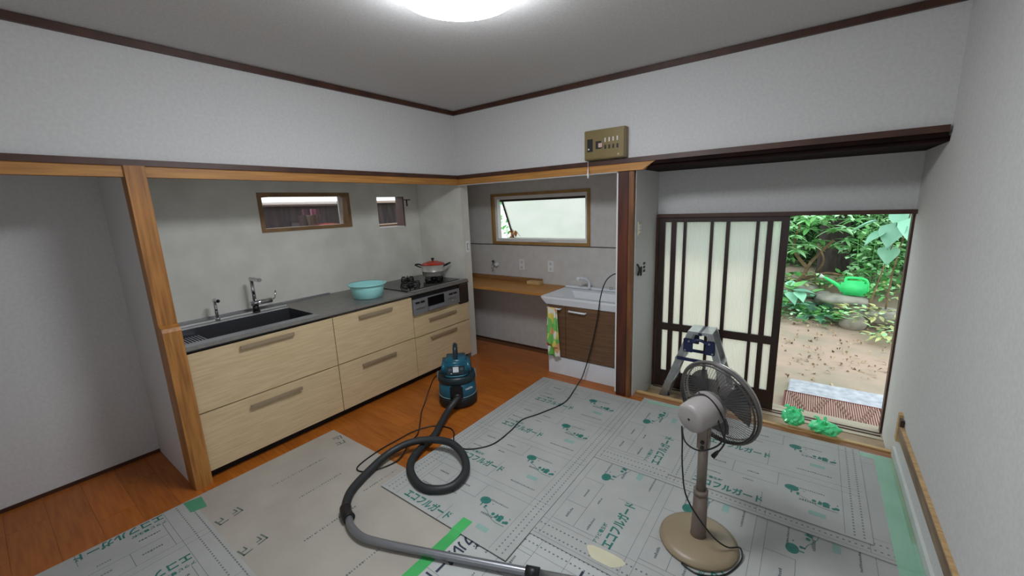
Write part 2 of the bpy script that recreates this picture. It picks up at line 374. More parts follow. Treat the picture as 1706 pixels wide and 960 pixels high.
unit('drawer_cabinet', 'middle maple drawer cabinet under the aqua wash tub', -1.479, -.733, [(.438, .812, -1.272, -.958, .764), (.062, .436, -1.285, -.96, .370)])
unit('drawer_cabinet', 'right maple drawer cabinet with two drawers below the gas cooker', -.733, -.002, [(.432, .615, -.56, -.205, .567), (.062, .428, -.556, -.215, .388)])
wt = thing('worktop', 'dark grey steel kitchen worktop running the length of the maple drawers', 'worktop')
sy0, sy1, sx0, sx1 = -2.335, -1.565, -.42, -.03
t = B(); box(t, -.645, .062, sy1, -.0, .83, .85); box(t, -.645, .062, -2.366, sy0, .83, .85); box(t, -.645, sx0, sy0, sy1, .83, .85); box(t, sx1, .062, sy0, sy1, .83, .85)
obj('top_plate', t, TOPST, wt)
obj('front_lip', box(B(), .05, .062, -2.366, 0, .822, .83), BLACK, wt)
obj('back_ledge', box(B(), -.645, -.63, -2.366, -1.10, .85, .862), STEEL, wt)
sk = thing('sink', 'long steel kitchen sink sunk into the worktop by the post', 'sink')
t = B(); g = .004
box(t, sx0, sx0+g, sy0, sy1, .68, .852); box(t, sx1-g, sx1, sy0, sy1, .68, .852); box(t, sx0, sx1, sy0, sy0+g, .68, .852); box(t, sx0, sx1, sy1-g, sy1, .68, .852); box(t, sx0, sx1, sy0, sy1, .676, .68)
obj('bowl', t, mat('sink_steel', '6b6b70', .32, .8), sk)
t = B(); box(t, sx0-.02, sx0, sy0, sy1, .85, .856); box(t, sx0-.11, sx0-.10, sy0, sy1+.03, .85, .858); obj('rim', t, mat('bright_rim', 'd8dadd', .25, .4), sk)
t = B(); box(t, sx1, sx1+.075, -2.36, sy1, .85, .8525); obj('front_rim', t, STEEL, sk)
for k in range(9): obj('drainer_slat', box(B(), sx0+.03, sx1-.01, sy0+.012+k*.017, sy0+.020+k*.017, .80, .806), STEEL, sk)
def faucet_big():
    f = thing('kitchen_faucet', 'tall chrome kitchen faucet with side lever behind the sink', 'faucet', (-.52, -1.76, .85))
    obj('base', cyl(cyl(B(), (0, 0, 0), (0, 0, .012), .026), (0, 0, .012), (0, 0, .052), .021), BLACK, f)
    obj('body', cyl(B(), (0, -.035, .07), (0, .12, .07), .019), CHROME, f)
    obj('riser', cyl(B(), (0, 0, .08), (0, 0, .262), .013), CHROME, f)
    obj('spout', box(B(), -.015, .15, -.015, .015, .245, .272, .006), CHROME, f)
    obj('lever', tube(B(), [(0, .13, .075), (.0, .145, .085), (.005, .155, .14)], .006, sm=False), CHROME, f)
faucet_big()
f = thing('water_filter_tap', 'small chrome tap at the post end of the sink', 'faucet', (-.52, -2.015, .85))
obj('base', cyl(B(), (0, 0, 0), (0, 0, .02), .016), CHROME, f)
obj('riser', cyl(B(), (0, 0, .02), (0, 0, .14), .010), CHROME, f)
obj('spout', tube(B(), [(-.008, 0, .14), (.02, 0, .152), (.07, 0, .146)], .012), CHROME, f)
# gas cooker
ck = thing('gas_cooker', 'built-in black glass gas cooker with steel grill front', 'cooker')
obj('glass_top', box(B(), -.56, -.0, -.735, -.06, .85, .862, .003), BLACKG, ck)
obj('edge_strip', box(B(), -.0, .055, -.733, -.0, .85, .858, .002), TOPST, ck)
obj('edge_strip', box(B(), -.40, -.03, -.75, -.737, .85, .857), CHROME, ck)
for i, (bx, by, br) in enumerate(((-.20, -.53, .075), (-.27, -.16, .075), (-.45, -.36, .05))):
    bn = obj('burner', lathe(B(), [(0, br*.55), (.4, br*.5), (.4, br*.33), (1, br*.3)], (bx, by, .862), (bx, by, .892), 20), BLACK, ck)
    g = B(); tube(g, [(bx+br*cos(a), by+br*sin(a), .872) for a in [k*pi/6 for k in range(12)]], .004, 6, 1, True)
    for k in range(6):
        a = k*pi/3+.3; tube(g, [(bx+br*1.35*cos(a), by+br*1.35*sin(a), .862), (bx+br*1.2*cos(a), by+br*1.2*sin(a), .896), (bx+br*.45*cos(a), by+br*.45*sin(a), .896)], .005, 6, 1, sm=False)
    obj('trivet', g, BLACK, ck)
obj('front_panel', box(B(), .03, .056, -.728, -.135, .640, .782, .002), STEEL, ck)
obj('side_panel', box(B(), .03, .055, -.132, -.003, .622, .81, .001), mat('brown_mirror', '4a3d38', .2, .5), ck)
obj('vent_gap', box(B(), .02, .04, -.728, -.135, .782, .822), BLACK, ck)
obj('grill_window', box(B(), .055, .062, -.555, -.35, .690, .774, .002), BLACKG, ck)
obj('grill_handle', box(B(), .06, .085, -.56, -.345, .655, .683, .005), STEEL, ck)
for ky in (-.70, -.64, -.28, -.22): obj('control_button', box(B(), .055, .064, ky, ky+.045, .742, .758, .001), BLACK, ck)
obj('control_flap', box(B(), .055, .07, -.70, -.59, .698, .715, .003), STEEL, ck); obj('control_flap', box(B(), .055, .07, -.30, -.19, .710, .727, .003), STEEL, ck)
obj('knob', cyl(B(), (.055, -.235, .675), (.064, -.235, .675), .009), mat('amber_knob', 'a08a66', .4), ck)
# pot
p = thing('cooking_pot', 'two-tier steel pot with red lid on the gas cooker', 'pot', (-.27, -.16, .898))
obj('body', lathe(B(), [(0, .105), (.05, .112), (.40, .114), (.42, .122), (.46, .116), (1, .117)], (0, 0, 0), (0, 0, .115), 36), mat('pot_steel', 'c2beb6', .28, .45), p, smooth=True)
obj('lid', lathe(B(), [(0, .121), (.15, .119), (.5, .09), (.85, .05), (1, .015)], (0, 0, .115), (0, 0, .150), 36), RED, p, smooth=True)
obj('knob', lathe(B(), [(0, .008), (.4, .008), (.5, .018), (1, .015)], (0, 0, .148), (0, 0, .18), 16), BLACK, p)
for s in (-1, 1): obj('handle', tube(B(), [(s*.095, s*.07-.025*s, .09), (s*.13, s*.10-.03*s, .115), (s*.115, s*.135, .118), (s*.07, s*.10, .09)], .008), BLACK, p)
# wash tub
tb = thing('wash_tub', 'round aqua plastic wash tub standing on the worktop', 'basin', (-.17, -1.015, .85))
obj('bowl', lathe(B(), [(0, .105), (.04, .118), (.75, .138), (.92, .140), (.93, .158), (1.0, .160), (.96, .134), (.1, .11), (.06, .09)], (0, 0, 0), (0, 0, .122), 48), AQUA, tb, smooth=True)
# socket on partition edge
so = obj('socket', box(B(), .012, .018, .045, .10, 1.12, 1.235, .002), WHITEP); tag(so, 'slim white socket plate on the partition edge above the cooker corner', 'socket')
obj('socket_insert', box(B(), .018, .020, .062, .083, 1.145, 1.21), BLACK, so); obj('cover', box(B(), .020, .023, .066, .079, 1.15, 1.205), WHITEP, so)
# ---------------- nook ----------------
sh = thing('wooden_shelf', 'light wooden shelf board along the nook wall beside the washbasin', 'shelf')
obj('board', box(B(), -.62, .884, .15, .574, .722, .75, .003), LWX, sh); obj('back_rail', box(B(), -.64, .60, .545, .572, .75, .80, .002), mat('rail_wood', '94693c', .5, col2='7e5730', scale=8, stretch=(.6, 8, 8)), sh)
bx_ = obj('small_box', box(B(), .46, .62, .47, .54, .75, .785, .003), PALEW); tag(bx_, 'small pale wooden block at the right end of the nook shelf', 'box')
vb = thing('washbasin', 'white washbasin with brown cupboard doors beside the dark pillar', 'washbasin')
obj('cabinet', box(B(), .94, 1.615, .115, .56, .18, .675), mat('cab_side', 'b7b5b3', .5), vb)
obj('plinth', box(B(), .938, 1.617, .11, .56, .002, .172), CERAM, vb)
t = B(); X0, X1, Y0, Y1, Z = .884, 1.636, .085, .575, .745
bx0, bx1, by0, by1 = 1.02, 1.58, .14, .44
top = [(X0, Y0), (X1, Y0), (X1, Y1), (X0, Y1)]; inn = [(bx0, by0), (bx1, by0), (bx1, by1), (bx0, by1)]; bot = [(bx0+.07, by0+.05), (bx1-.07, by0+.05), (bx1-.07, by1-.05), (bx0+.07, by1-.05)]
tv = [t.verts.new((x, y, Z)) for x, y in top]; iv = [t.verts.new((x, y, Z-.006)) for x, y in inn]; bv = [t.verts.new((x, y, Z-.10)) for x, y in bot]
lv = [t.verts.new((x, y, Z-.018)) for x, y in top]; mv = [t.verts.new((x, y, .672)) for x, y in [(.93, .10), (1.62, .10), (1.62, .57), (.93, .57)]]
for i in range(4):
    j = (i+1) % 4
    t.faces.new((tv[i], tv[j], iv[j], iv[i])); t.faces.new((iv[i], iv[j], bv[j], bv[i])); t.faces.new((lv[i], lv[j], tv[j], tv[i])); t.faces.new((mv[i], mv[j], lv[j], lv[i]))
t.faces.new(bv); t.faces.new(mv)
obj('basin', t, CERAM, vb)
obj('back_ledge', box(B(), X0+.01, X1-.01, .52, .575, .745, .765, .005), CERAM, vb)
d1 = obj('door', box(B(), .942, 1.128, .098, .114, .182, .668, .001), BROWNLAM, vb); d2 = obj('door', box(B(), 1.132, 1.613, .098, .114, .182, .668, .001), BROWNLAM, vb)
obj('handle', tube(B(), [(1.17, .098, .632), (1.175, .075, .632), (1.33, .075, .628), (1.335, .098, .628)], .009, sm=False), CERAM, d2)
obj('towel_bar', tube(B(), [(.955, .098, .645), (.957, .070, .645), (1.085, .070, .642), (1.087, .098, .642)], .008, sm=False), CERAM, d1)
wf = thing('basin_faucet', 'white single-lever faucet on the washbasin ledge', 'faucet', (1.17, .50, .765))
obj('spout', tube(B(), [(0, 0, 0), (0, -.0, .05), (-.02, -.03, .09), (-.06, -.07, .105)], .014), CERAM, wf); obj('spray_head', blob(B(), (-.07, -.085, .10), (.02, .026, .02), 2, 0), CERAM, wf)
ps = obj('drain_plug', cyl(B(), (1.38, .53, .765), (1.38, .53, .785), .014), CHROME); tag(ps, 'small chrome plug knob on the washbasin ledge near the pillar', 'plug')
# towel
t = B(); pts = []
NX, NZ = 12, 26
def towel(x0, x1, z0, z1, yoff, tw):
    g = [[None]*(NX+1) for _ in range(NZ+1)]
    for i in range(NZ+1):
        s = i/NZ
        for j in range(NX+1):
            u = j/NX; x = x0+(x1-x0)*u*(1+.25*s)-.01*s*tw; z = z1-(z1-z0)*s - .03*u*s*tw
            g[i][j] = t.verts.new((x, yoff-.01-.012*sin(u*9+s*2)*s, z))
    for i in range(NZ):
        for j in range(NX):
            f = t.faces.new((g[i][j], g[i][j+1], g[i+1][j+1], g[i+1][j])); f.smooth = True
towel(.972, 1.055, .30, .654, .062, 1); towel(.965, 1.06, .19, .652, .080, .3)
tm = bpy.data.materials.new('towel_print'); tm.use_nodes = True; nt = tm.node_tree; b = nt.nodes['Principled BSDF']; b.inputs['Roughness'].default_value = .9
tc = nt.nodes.new('ShaderNodeTexCoord'); mp = nt.nodes.new('ShaderNodeMapping'); mp.inputs['Scale'].default_value = (14, 14, 9); vo = nt.nodes.new('ShaderNodeTexVoronoi'); vo.inputs['Scale'].default_value = 1.6
nt.links.new(tc.outputs['Object'], mp.inputs[0]); nt.links.new(mp.outputs[0], vo.inputs[0]); r = nt.nodes.new('ShaderNodeValToRGB'); r.color_ramp.interpolation = 'CONSTANT'
sep = nt.nodes.new('ShaderNodeSeparateColor'); nt.links.new(vo.outputs['Color'], sep.inputs[0]); nt.links.new(sep.outputs[0], r.inputs[0])
E_ = r.color_ramp.elements; E_[0].color = lin('6fb85a'); E_[1].position = .3; E_[1].color = lin('c23a38')
for pos, c in ((.42, 'e0dcd0'), (.55, 'd6c65a'), (.7, '7cc06a'), (.88, 'd8a070')): e = E_.new(pos); e.color = lin(c)
nt.links.new(r.outputs[0], b.inputs[0])
tw = obj('towel', t, tm); sm_ = tw.modifiers.new('thick', 'SOLIDIFY'); sm_.thickness = .003; tag(tw, 'green and red patterned towel hanging on the washbasin towel bar', 'towel')
# valve, outlets
v = thing('wall_tap', 'small chrome tap on the nook wall above the shelf', 'faucet', (-.03, .58, .93))
obj('pipe', tube(B(), [(0, -.004, 0), (0, -.05, 0), (0, -.07, -.02), (0, -.07, -.045)], .010), CHROME, v); obj('handle', blob(B(), (-.005, -.045, .03), (.02, .012, .016), 1, 0), BLACK, v); obj('flange', cyl(B(), (.03, -.003, -.005), (.03, -.04, -.005), .02), WHITEP, v)
for x, lab in ((.335, 'white double socket plate on the nook wall nearest the chrome tap'), (.70, 'white double socket plate on the nook wall nearest the washbasin')):
    o = obj('socket', box(B(), x-.035, x+.035, .57, .579, .878, .998, .003), WHITEP); tag(o, lab, 'socket', None)
    for z in (.965, .91): obj('socket_slot', box(B(), x-.014, x+.014, .568, .571, z-.014, z+.014), mat('slot_grey', 'bdbdbd', .5) if 'slot_grey' not in MATS else MATS['slot_grey'], o)
# wall plates on the entry side wall
o = obj('switch_plate', box(B(), 1.78, 1.788, .07, .145, 1.31, 1.415, .002), mat('cream_plastic', 'c9c3ac', .5)); tag(o, 'cream switch plate on the white wall right of the dark pillar', 'switch')
for z in (1.385, 1.36, 1.335): obj('button', box(B(), 1.788, 1.791, .085, .13, z-.009, z+.009), WHITEP, o)
o = obj('mounting_frame', box(B(), 1.78, 1.786, .19, .26, .985, 1.10, .001), WHITEP); tag(o, 'open white socket frame with black inserts low on the entry side wall', 'socket')
for z in (1.075, 1.045, 1.015): obj('insert', box(B(), 1.786, 1.79, .205, .245, z-.01, z+.01), BLACK, o)
o = obj('cable_end', tube(B(), [(1.785, .07, 1.09), (1.80, .08, 1.05), (1.787, .09, 1.0), (1.80, .12, 1.06), (1.79, .14, .99)], .007), BLACK); tag(o, 'black cable ends poking from the wall beside the dark pillar', 'cable')
# breaker box
bk = thing('breaker_box', 'bronze electrical breaker box on the wall above the nook beam', 'breaker box', (0, 0, 0))
obj('housing', box(B(), 1.405, 1.725, -.066, 0, 1.885, 2.098, .004), BREAK, bk)
obj('cover', box(B(), 1.41, 1.72, -.074, -.066, 1.89, 2.092, .003), BREAK, bk)
def fr(name, x0, x1, z0, z1, m, d=.004): obj(name, box(B(), x0, x1, -.0745-d, -.0735, z0, z1), m, bk)
fr('main_switch', 1.435, 1.478, 1.945, 2.035, BLACK, .003); fr('button', 1.443, 1.453, 1.958, 1.968, WHITEP, .008)
fr('breaker_window', 1.502, 1.545, 1.96, 2.015, BLACK, .002); fr('lever', 1.528, 1.558, 1.968, 1.998, mat('pink_lever', 'c7a8a0', .5), .012)
for k in range(4):
    x = 1.573+k*.031; fr('label_strip', x, x+.008, 2.003+k*.001, 2.032+k*.001, WHITEP, .002); fr('breaker_lever', x, x+.011, 1.955, 1.982, BLACK, .006)
fr('emblem', 1.672, 1.686, 1.904, 1.916, mat('emblem', 'a89a78', .4), .002)
pl = thing('pull_switch_cord', 'short white pull cord hanging below the breaker box', 'cord', (1.425, -.045, 1.86))
obj('cord', cyl(B(), (0, 0, .02), (0, 0, -.035), .0018), WHITEP, pl); obj('pull_knob', lathe(B(), [(0, .004), (.7, .008), (1, .006)], (0, 0, -.035), (0, 0, -.105), 12), WHITEP, pl)
# right wall rail
rl = thing('wall_rail', 'rough wooden batten fixed low along the right wall', 'batten')
obj('batten', box(B(), W-.014, W, -2.4, -.0, .18, .258, .002), mat('batten_wood', '8f7a66', .7, col2='6f5846', scale=5, stretch=(6, .8, 6)), rl)
obj('top_strip', box(B(), W-.016, W, -2.4, -.0, .252, .262, .001), PALEW, rl)
obj('end_block', box(B(), W-.018, W, .0, .045, .14, .31, .002), PALEW, rl)
obj('hole_cover', box(B(), W-.02, W-.004, -.06, -.02, .26, .30, .002), DARKTRIM, rl)
# ---------------- floor protection boards ----------------
TX = {}
def text_mesh(body, width, m, off=.0):
    k = (body, m.name)
    if k not in TX:
        c = bpy.data.curves.new('t', 'FONT'); c.body = body; c.resolution_u = 2; c.offset = off; o = bpy.data.objects.new('t', c); COL.objects.link(o)
        me = bpy.data.meshes.new_from_object(o.evaluated_get(bpy.context.evaluated_depsgraph_get())); bpy.data.objects.remove(o)
        xs_ = [v.co.x for v in me.vertices]; ys_ = [v.co.y for v in me.vertices]; x0, s = min(xs_), width/(max(xs_)-min(xs_)); ym = (min(ys_)+max(ys_))/2
        for v_ in me.vertices: v_.co = ((v_.co.x-x0)*s, (v_.co.y-ym)*s, 0)
        me.materials.clear(); me.materials.append(m); me.name = 'printed_lettering'; TX[k] = me
    return TX[k]
def rect2(bm, u0, u1, v0, v1, z=0): quad(bm, [(u0, v0, z), (u1, v0, z), (u1, v1, z), (u0, v1, z)])
def disc2(bm, u, v, r, n=12, z=0, sx=1): bm.faces.new([bm.verts.new((u+r*sx*cos(2*pi*k/n), v+r*sin(2*pi*k/n), z)) for k in range(n)])
def picture_mesh():
    bm = B()
    disc2(bm, .045, .075, .026, 16, sx=1.25); rect2(bm, .041, .048, .03, .056); disc2(bm, .073, .042, .008, 8); rect2(bm, .068, .078, .026, .036)
    quad(bm, [(.09, .075, 0), (.10, .069, 0), (.105, .078, 0), (.098, .074, 0)])
    P = [(.07, .028), (.10, .018), (.13, -.002), (.16, -.018), (.19, -.024), (.24, -.022)]
    for (a, b_), (c, d) in zip(P, P[1:]): quad(bm, [(a, b_, 0), (c, d, 0), (c, d+.003, 0), (a, b_+.003, 0)])
    quad(bm, [(.155, .0, 0), (.175, .0, 0), (.175, .022, 0), (.165, .034, 0)]); rect2(bm, .178, .205, -.008, .016)
    quad(bm, [(.172, .016, 0), (.211, .016, 0), (.200, .034, 0), (.184, .034, 0)]); disc2(bm, .142, .018, .010, 10); disc2(bm, .222, .0, .009, 8); disc2(bm, .235, .006, .011, 8); disc2(bm, .238, .035, .004, 8)
    me = bpy.data.meshes.new('printed_picture'); bm.to_mesh(me); bm.free(); return me
PIC = {}
def pic(m):
    if m.name not in PIC: me = picture_mesh(); me.materials.append(m); PIC[m.name] = me
    return PIC[m.name]
def sheet(label, ox, oy, z0, dirn, uw, vl, rows=(), ink=INKT, dotted=(.045, .085, .835, .87), v0=.0, u0=0., textu=.17, big=1., pictures=True, words=True, plain=False, m=None, gridstep=.445, lineink=INKG):
    """local u,v on the board; dirn angle of u in degrees (v is u turned +90)"""
    t_ = .0028; s = thing('protection_board', label, 'floor board', (ox, oy, z0), radians(dirn))
    obj('board', box(B(), u0, uw, v0, vl, 0, t_), m or BOARD, s)
    zz = t_+.0003
    if plain: return s, zz
    ln = B()
    for u in dotted:
        if u0 < u < uw:
            v = v0+.02
            while v < vl-.02: rect2(ln, u-.0035, u+.0035, v, v+.0085); v += .022
    obj('printed_dots', ln, INKG, s, 'stuff').location.z = zz
    ln = B(); 
    for u in (.02, .125, .80):
        if u0 < u < uw: rect2(ln, u-.0008, u+.0008, v0+.01, vl-.01)
    for r_ in rows:
        for dv in (-.10, .30):
            if v0 < r_+dv < vl: rect2(ln, max(u0, .02), min(uw-.01, .9), r_+dv-.0008, r_+dv+.0008)
        for u, va, vb_ in ((.46, -.10, .07), (.15, .07, .30), (.30, .18, .30), (.52, .18, .30)):
            va, vb_ = max(v0, r_+va), min(vl, r_+vb_)
            if u0 < u < uw and vb_-va > .01: rect2(ln, u-.001, u+.001, va, vb_)
        if v0 < r_+.18 < vl: rect2(ln, max(.15, u0), min(.52, uw), r_+.179, r_+.181)
    obj('printed_lines', ln, lineink, s, 'stuff').location.z = zz+.0001
    gr = B(); ok = False
    for r_ in rows:   # small print too fine to read: rows of tick marks
        for (u, v, wd, h) in ((.17, .11, .08, .012), (.36, .14, .05, .010), (.19, .235, .07, .014), (.37, .225, .06, .012), (.60, -.05, .16, .010), (.62, .11, .07, .016), (.60, .21, .12, .010)):
            uu = u
            while uu < u+wd:
                e = random.uniform(.005, .010)
                if u0 < uu and uu+e < uw and v0 < r_+v < vl-h: rect2(gr, uu, uu+e, r_+v, r_+v+h*random.uniform(.6, 1)); ok = True
                uu += e+.003
    if ok: obj('printed_fine_print', gr, INKG, s, 'stuff').location.z = zz+.0002
    else: gr.free()
    for r_ in rows:
        if words and v0 < r_-.03 and r_+.03 < vl:
            o = mobj('printed_lettering', text_mesh('エコフルガード', .34*big, ink, .034), s); o.location = (textu, r_, zz+.0003); o.scale = (1, 1.25, 1)
            if v0 < r_+.06 < vl: o = mobj('printed_small_lettering', text_mesh('アラビ養生材', .14*big, ink, .022), s); o.location = (textu, r_+.055, zz+.0003)
        if pictures and v0 < r_+.09 and r_+.25 < vl: o = mobj('printed_picture', pic(ink), s); o.location = (.54, r_+.12, zz+.0003)
        if pictures and uw > .8 and v0 < r_+.03 and r_+.06 < vl:
            g2 = B(); rect2(g2, .66, .73, r_+.02, r_+.05); obj('printed_patch', g2, INKP, s).location.z = zz+.0003
    return s, zz
# S2 plain back-side-up board
S2, zz = sheet('plain beige floor board with faded bracket logos in front of the sink drawers', .140, -2.50, .0008, 0, 1.43, .87, plain=True, m=BOARDP)
def logo(u, v, rot):
    g2 = B()
    for a in ((0, .05, .05, .058), (0, .008, 0, .058), (.018, .045, .03, .037), (.018, .025, .0, .037), (.075, .12, .05, .058), (.112, .12, 0, .058), (.085, .092, .0, .03), (.085, .112, .024, .031)): rect2(g2, *a)
    o = obj('printed_logo', g2, mat('faded_ink', '5c6a65', .8) if 'faded_ink' not in MATS else MATS['faded_ink'], S2); o.location = (u, v, zz); o.rotation_euler = (0, 0, rot)
logo(.30, .13, radians(-80)); logo(.62, .12, radians(-80)); logo(.10, .80, radians(-15))
g2 = B()
for (u, v, n) in ((.28, .32, 26), (.52, .36, 20), (.85, .22, 22), (.78, .60, 18), (1.2, .15, 20)):
    for k in range(n): rect2(g2, u-.005, u+.005, v+k*.013, v+k*.013+.008*random.random()+.002)
obj('printed_fine_print', g2, MATS['faded_ink'], S2, 'stuff').location.z = zz
# S3 bottom left; u -> -y, v -> +x
sheet('printed floor board in the lower left corner below the plain board', .142, -2.500, .001, -90, .91, 1.75, rows=(.035, .48, .93, 1.38), textu=.13, dotted=(.02, .07))
# S4 bottom centre navy print
sheet('white floor board with big navy lettering under the vacuum pipe', 1.572, -1.58, .0008, -90, .91, 1.79, rows=(.085, .64, 1.2), ink=INKN, textu=.09, big=1.25, pictures=False, m=mat('white_board', 'b4b6b4', .6, col2='adafad', scale=5))
# S5
sheet('printed floor board under the standing fan', W-.006, -1.625, .0055, 90, .91, 1.50, rows=(.26, .705, 1.15), textu=.12, dotted=(.04, .09))
# S6
sheet('printed floor board along the entry step, its edge beside the fan base', W-.03, -.905, .0100, 90, .935, 1.460, rows=(.25, .69, 1.13), textu=.13, dotted=(.045, .09))
# S1
sheet('printed floor board in the room centre with the hose coil on it', .975, -1.822, .0102, 0, .905, 1.775, rows=(.05, .50, .945, 1.39))
# S7
sheet('small printed floor board on top, corner towards the right wall', 2.305, -.832, .0150, 0, .90, .86, rows=(.05, .50), textu=.13)
# tapes
t = B()
for (a, b_, z0, z1) in (((1.545, -1.735), (1.545, -1.822), .0135, .0135), ((1.545, -1.822), (1.545, -1.85), .0135, .0045), ((1.545, -1.85), (1.545, -2.42), .0045, .0045)):
    quad(t, [(a[0], a[1], z0), (a[0]+.06, a[1], z0), (b_[0]+.06, b_[1], z1), (b_[0], b_[1], z1)])
o = obj('tape_strip', t, TAPE); o.modifiers.new('t', 'SOLIDIFY').thickness = .0003; tag(o, 'bright green tape strip joining the plain and navy-lettered boards', 'tape')
t = B(); quad(t, [(.145, -2.535, .0044), (.27, -2.535, .0044), (.29, -2.465, .0044), (.165, -2.455, .0044)]); o = obj('tape_patch', t, mat('dull_tape', '4f9a74', .6, alpha=.8)); tag(o, 'dull green tape patch at the foot of the wooden post', 'tape')
t = B(); quad(t, [(3.27, .02, .0134), (3.358, .03, .0134), (3.358, -.905, .0134), (3.272, -.905, .0134)]); quad(t, [(3.272, -.905, .0134), (3.358, -.905, .0134), (3.36, -1.62, .0088), (3.31, -1.62, .0088)])
quad(t, [(3.205, .02, .0134), (3.27, .02, .0134), (3.27, -.03, .0134), (3.205, -.03, .0134)])
o = obj('tape_film', t, FILM); tag(o, 'wide pale green masking film along the right wall edge', 'tape')
t = B(); quad(t, [(1.92, .0, .0134), (2.27, .028, .0134), (2.27, -.0, .0134), (1.93, -.04, .0134)]); o = obj('tape_film', t, FILM); tag(o, 'pale green masking film on the step edge near the ladder', 'tape')
t = B(); pts_ = [(2.235+.085*cos(a)*(1+.2*sin(3*a)), -1.555+.045*sin(a)*(1+.2*cos(2*a)), .0090) for a in [k*pi/8 for k in range(16)]]; t.faces.new([t.verts.new(p_) for p_ in pts_]); o = obj('tape_scrap', t, mat('cream_scrap', 'c9c4a8', .6)); tag(o, 'torn cream paper patch on the floor board near the vacuum pipe end', 'tape')
# ---------------- vacuum cleaner ----------------
vz = thing('vacuum_cleaner', 'teal and black canister vacuum cleaner on the orange wood floor', 'vacuum cleaner', (.615, -.80, .0), radians(-47))
R_ = .155
obj('bumper', lathe(B(), [(0, .150), (.1, R_), (.85, R_), (1, .150)], (0, 0, .012), (0, 0, .085), 40), mat('bumper_black', '0e1a1e', .5), vz, smooth=True)
for a in range(4): obj('caster', cyl(B(), (.11*cos(a*pi/2+.7)-.008, .11*sin(a*pi/2+.7), .014), (.11*cos(a*pi/2+.7)+.008, .11*sin(a*pi/2+.7), .014), .014, n=12), BLACK, vz)
obj('tank', lathe(B(), [(0, .150), (.06, .153), (1, .146)], (0, 0, .085), (0, 0, .21), 40), TEALP, vz, smooth=True)
obj('tank_stripe', lathe(B(), [(0, .1545), (1, .1545)], (0, 0, .092), (0, 0, .098), 40, True), mat('silver_line', '7fa0a8', .4), vz)
obj('collar', lathe(B(), [(0, .149), (.2, .154), (.7, .152), (1, .144)], (0, 0, .205), (0, 0, .265), 40), NAVYP, vz, smooth=True)
t = B(); box(t, -.125, .128, -.128, .128, .258, .392)
for v_ in t.verts:
    if v_.co.z > .3: v_.co.x *= .86; v_.co.y *= .82
bmesh.ops.bevel(t, geom=t.edges[:], offset=.03, segments=4, affect='EDGES')
obj('motor_head', t, TEALP, vz, smooth=True)
obj('handle', tube(B(), [(-.06, 0, .37), (-.055, 0, .45), (-.02, 0, .485), (.03, 0, .475), (.05, 0, .44), (.06, 0, .37)], .018, 10), NAVYP, vz)
cp = obj('control_panel', box(B(), -.003, .003, -.07, .07, -.035, .035, .006), NAVYP, vz); cp.location = (.124, 0, .322); cp.rotation_euler = (0, radians(-13), 0)
obj('display', box(B(), .002, .0045, -.022, .022, -.014, .028), mat('silver_label', 'cfd4d6', .4), cp)
for yy, z in ((-.045, .008), (.045, .01)): obj('switch', box(B(), .002, .005, yy-.012, yy+.012, z-.009, z+.009), mat('grey_switch', '46525a', .5), cp)
obj('indicator', cyl(B(), (.002, -.036, -.022), (.006, -.036, -.022), .004, n=8), WHITEP, cp)
obj('front_ledge', tube(B(), [(.10, -.09, .285), (.128, -.06, .277), (.135, 0, .275), (.128, .06, .277), (.10, .09, .285)], .009), TEALP, vz)
obj('hose_port', box(B(), .11, .165, -.055, .045, .085, .205, .012), BLACK, vz)
obj('inlet_ring', cyl(B(), (.15, 0, .125), (.185, 0, .112), .032), BLACK, vz)
for s in (-1, 1): obj('clip', box(B(), -.02, .02, s*.150-.008, s*.150+.008, .20, .275, .004), mat('clip_metal', '8f979c', .3, .6), vz)
o = mobj('printed_logo', text_mesh('makita', .07, mat('logo_white', 'e8eef0', .5), .015), vz); a = radians(38); o.matrix_local = Matrix.Translation((.1555*cos(a-.22), .1555*sin(a-.22), .165)) @ Matrix.Rotation(a, 4, 'Z') @ Matrix(((0, 0, 1, 0), (1, 0, 0, 0), (0, 1, 0, 0), (0, 0, 0, 1)))
# hose (in world coordinates)
hp = [(.738, -.925, .118), (.742, -.97, .10), (.745, -1.05, .06), (.80, -1.18, .035), (.865, -1.30, .03), (.905, -1.44, .034), (.953, -1.568, .034), (1.045, -1.662, .034), (1.186, -1.715, .034), (1.289, -1.692, .036), (1.355, -1.616, .04), (1.338, -1.496, .05), (1.245, -1.41, .07), (1.10, -1.37, .085), (.965, -1.41, .085), (.855, -1.50, .075), (.80, -1.63, .05), (.83, -1.808, .034), (.896, -1.965, .03), (1.0, -2.065, .03)]
hs = thing('vacuum_hose', 'black corrugated vacuum hose coiled on the floor board, with grey metal pipe', 'hose')
P_ = smooth_path(hp, 26)
obj('hose', tube(B(), P_, .0235, 12, sm=False, rad=lambda i, N: .0245 if i % 2 else .0215), HOSEM, hs)
obj('cuff', tube(B(), [(.985, -2.052, .03), (1.03, -2.075, .03), (1.075, -2.085, .03)], .030, 14), BLACK, hs)
obj('metal_pipe', tube(B(), [(1.06, -2.083, .03), (1.14, -2.112, .03), (1.24, -2.118, .03), (1.36, -2.08, .028), (1.55, -2.005, .026), (2.08, -1.793, .026)], .0185, 14), mat('pipe_grey', '8b8d92', .35, .7), hs)
obj('pipe_collar', tube(B(), [(1.995, -1.827, .026), (2.05, -1.805, .026)], .026, 14, sm=False), BLACK, hs)
obj('second_pipe', tube(B(), [(2.05, -1.805, .026), (2.45, -1.645, .026)], .019, 14, sm=False), ALU, hs)
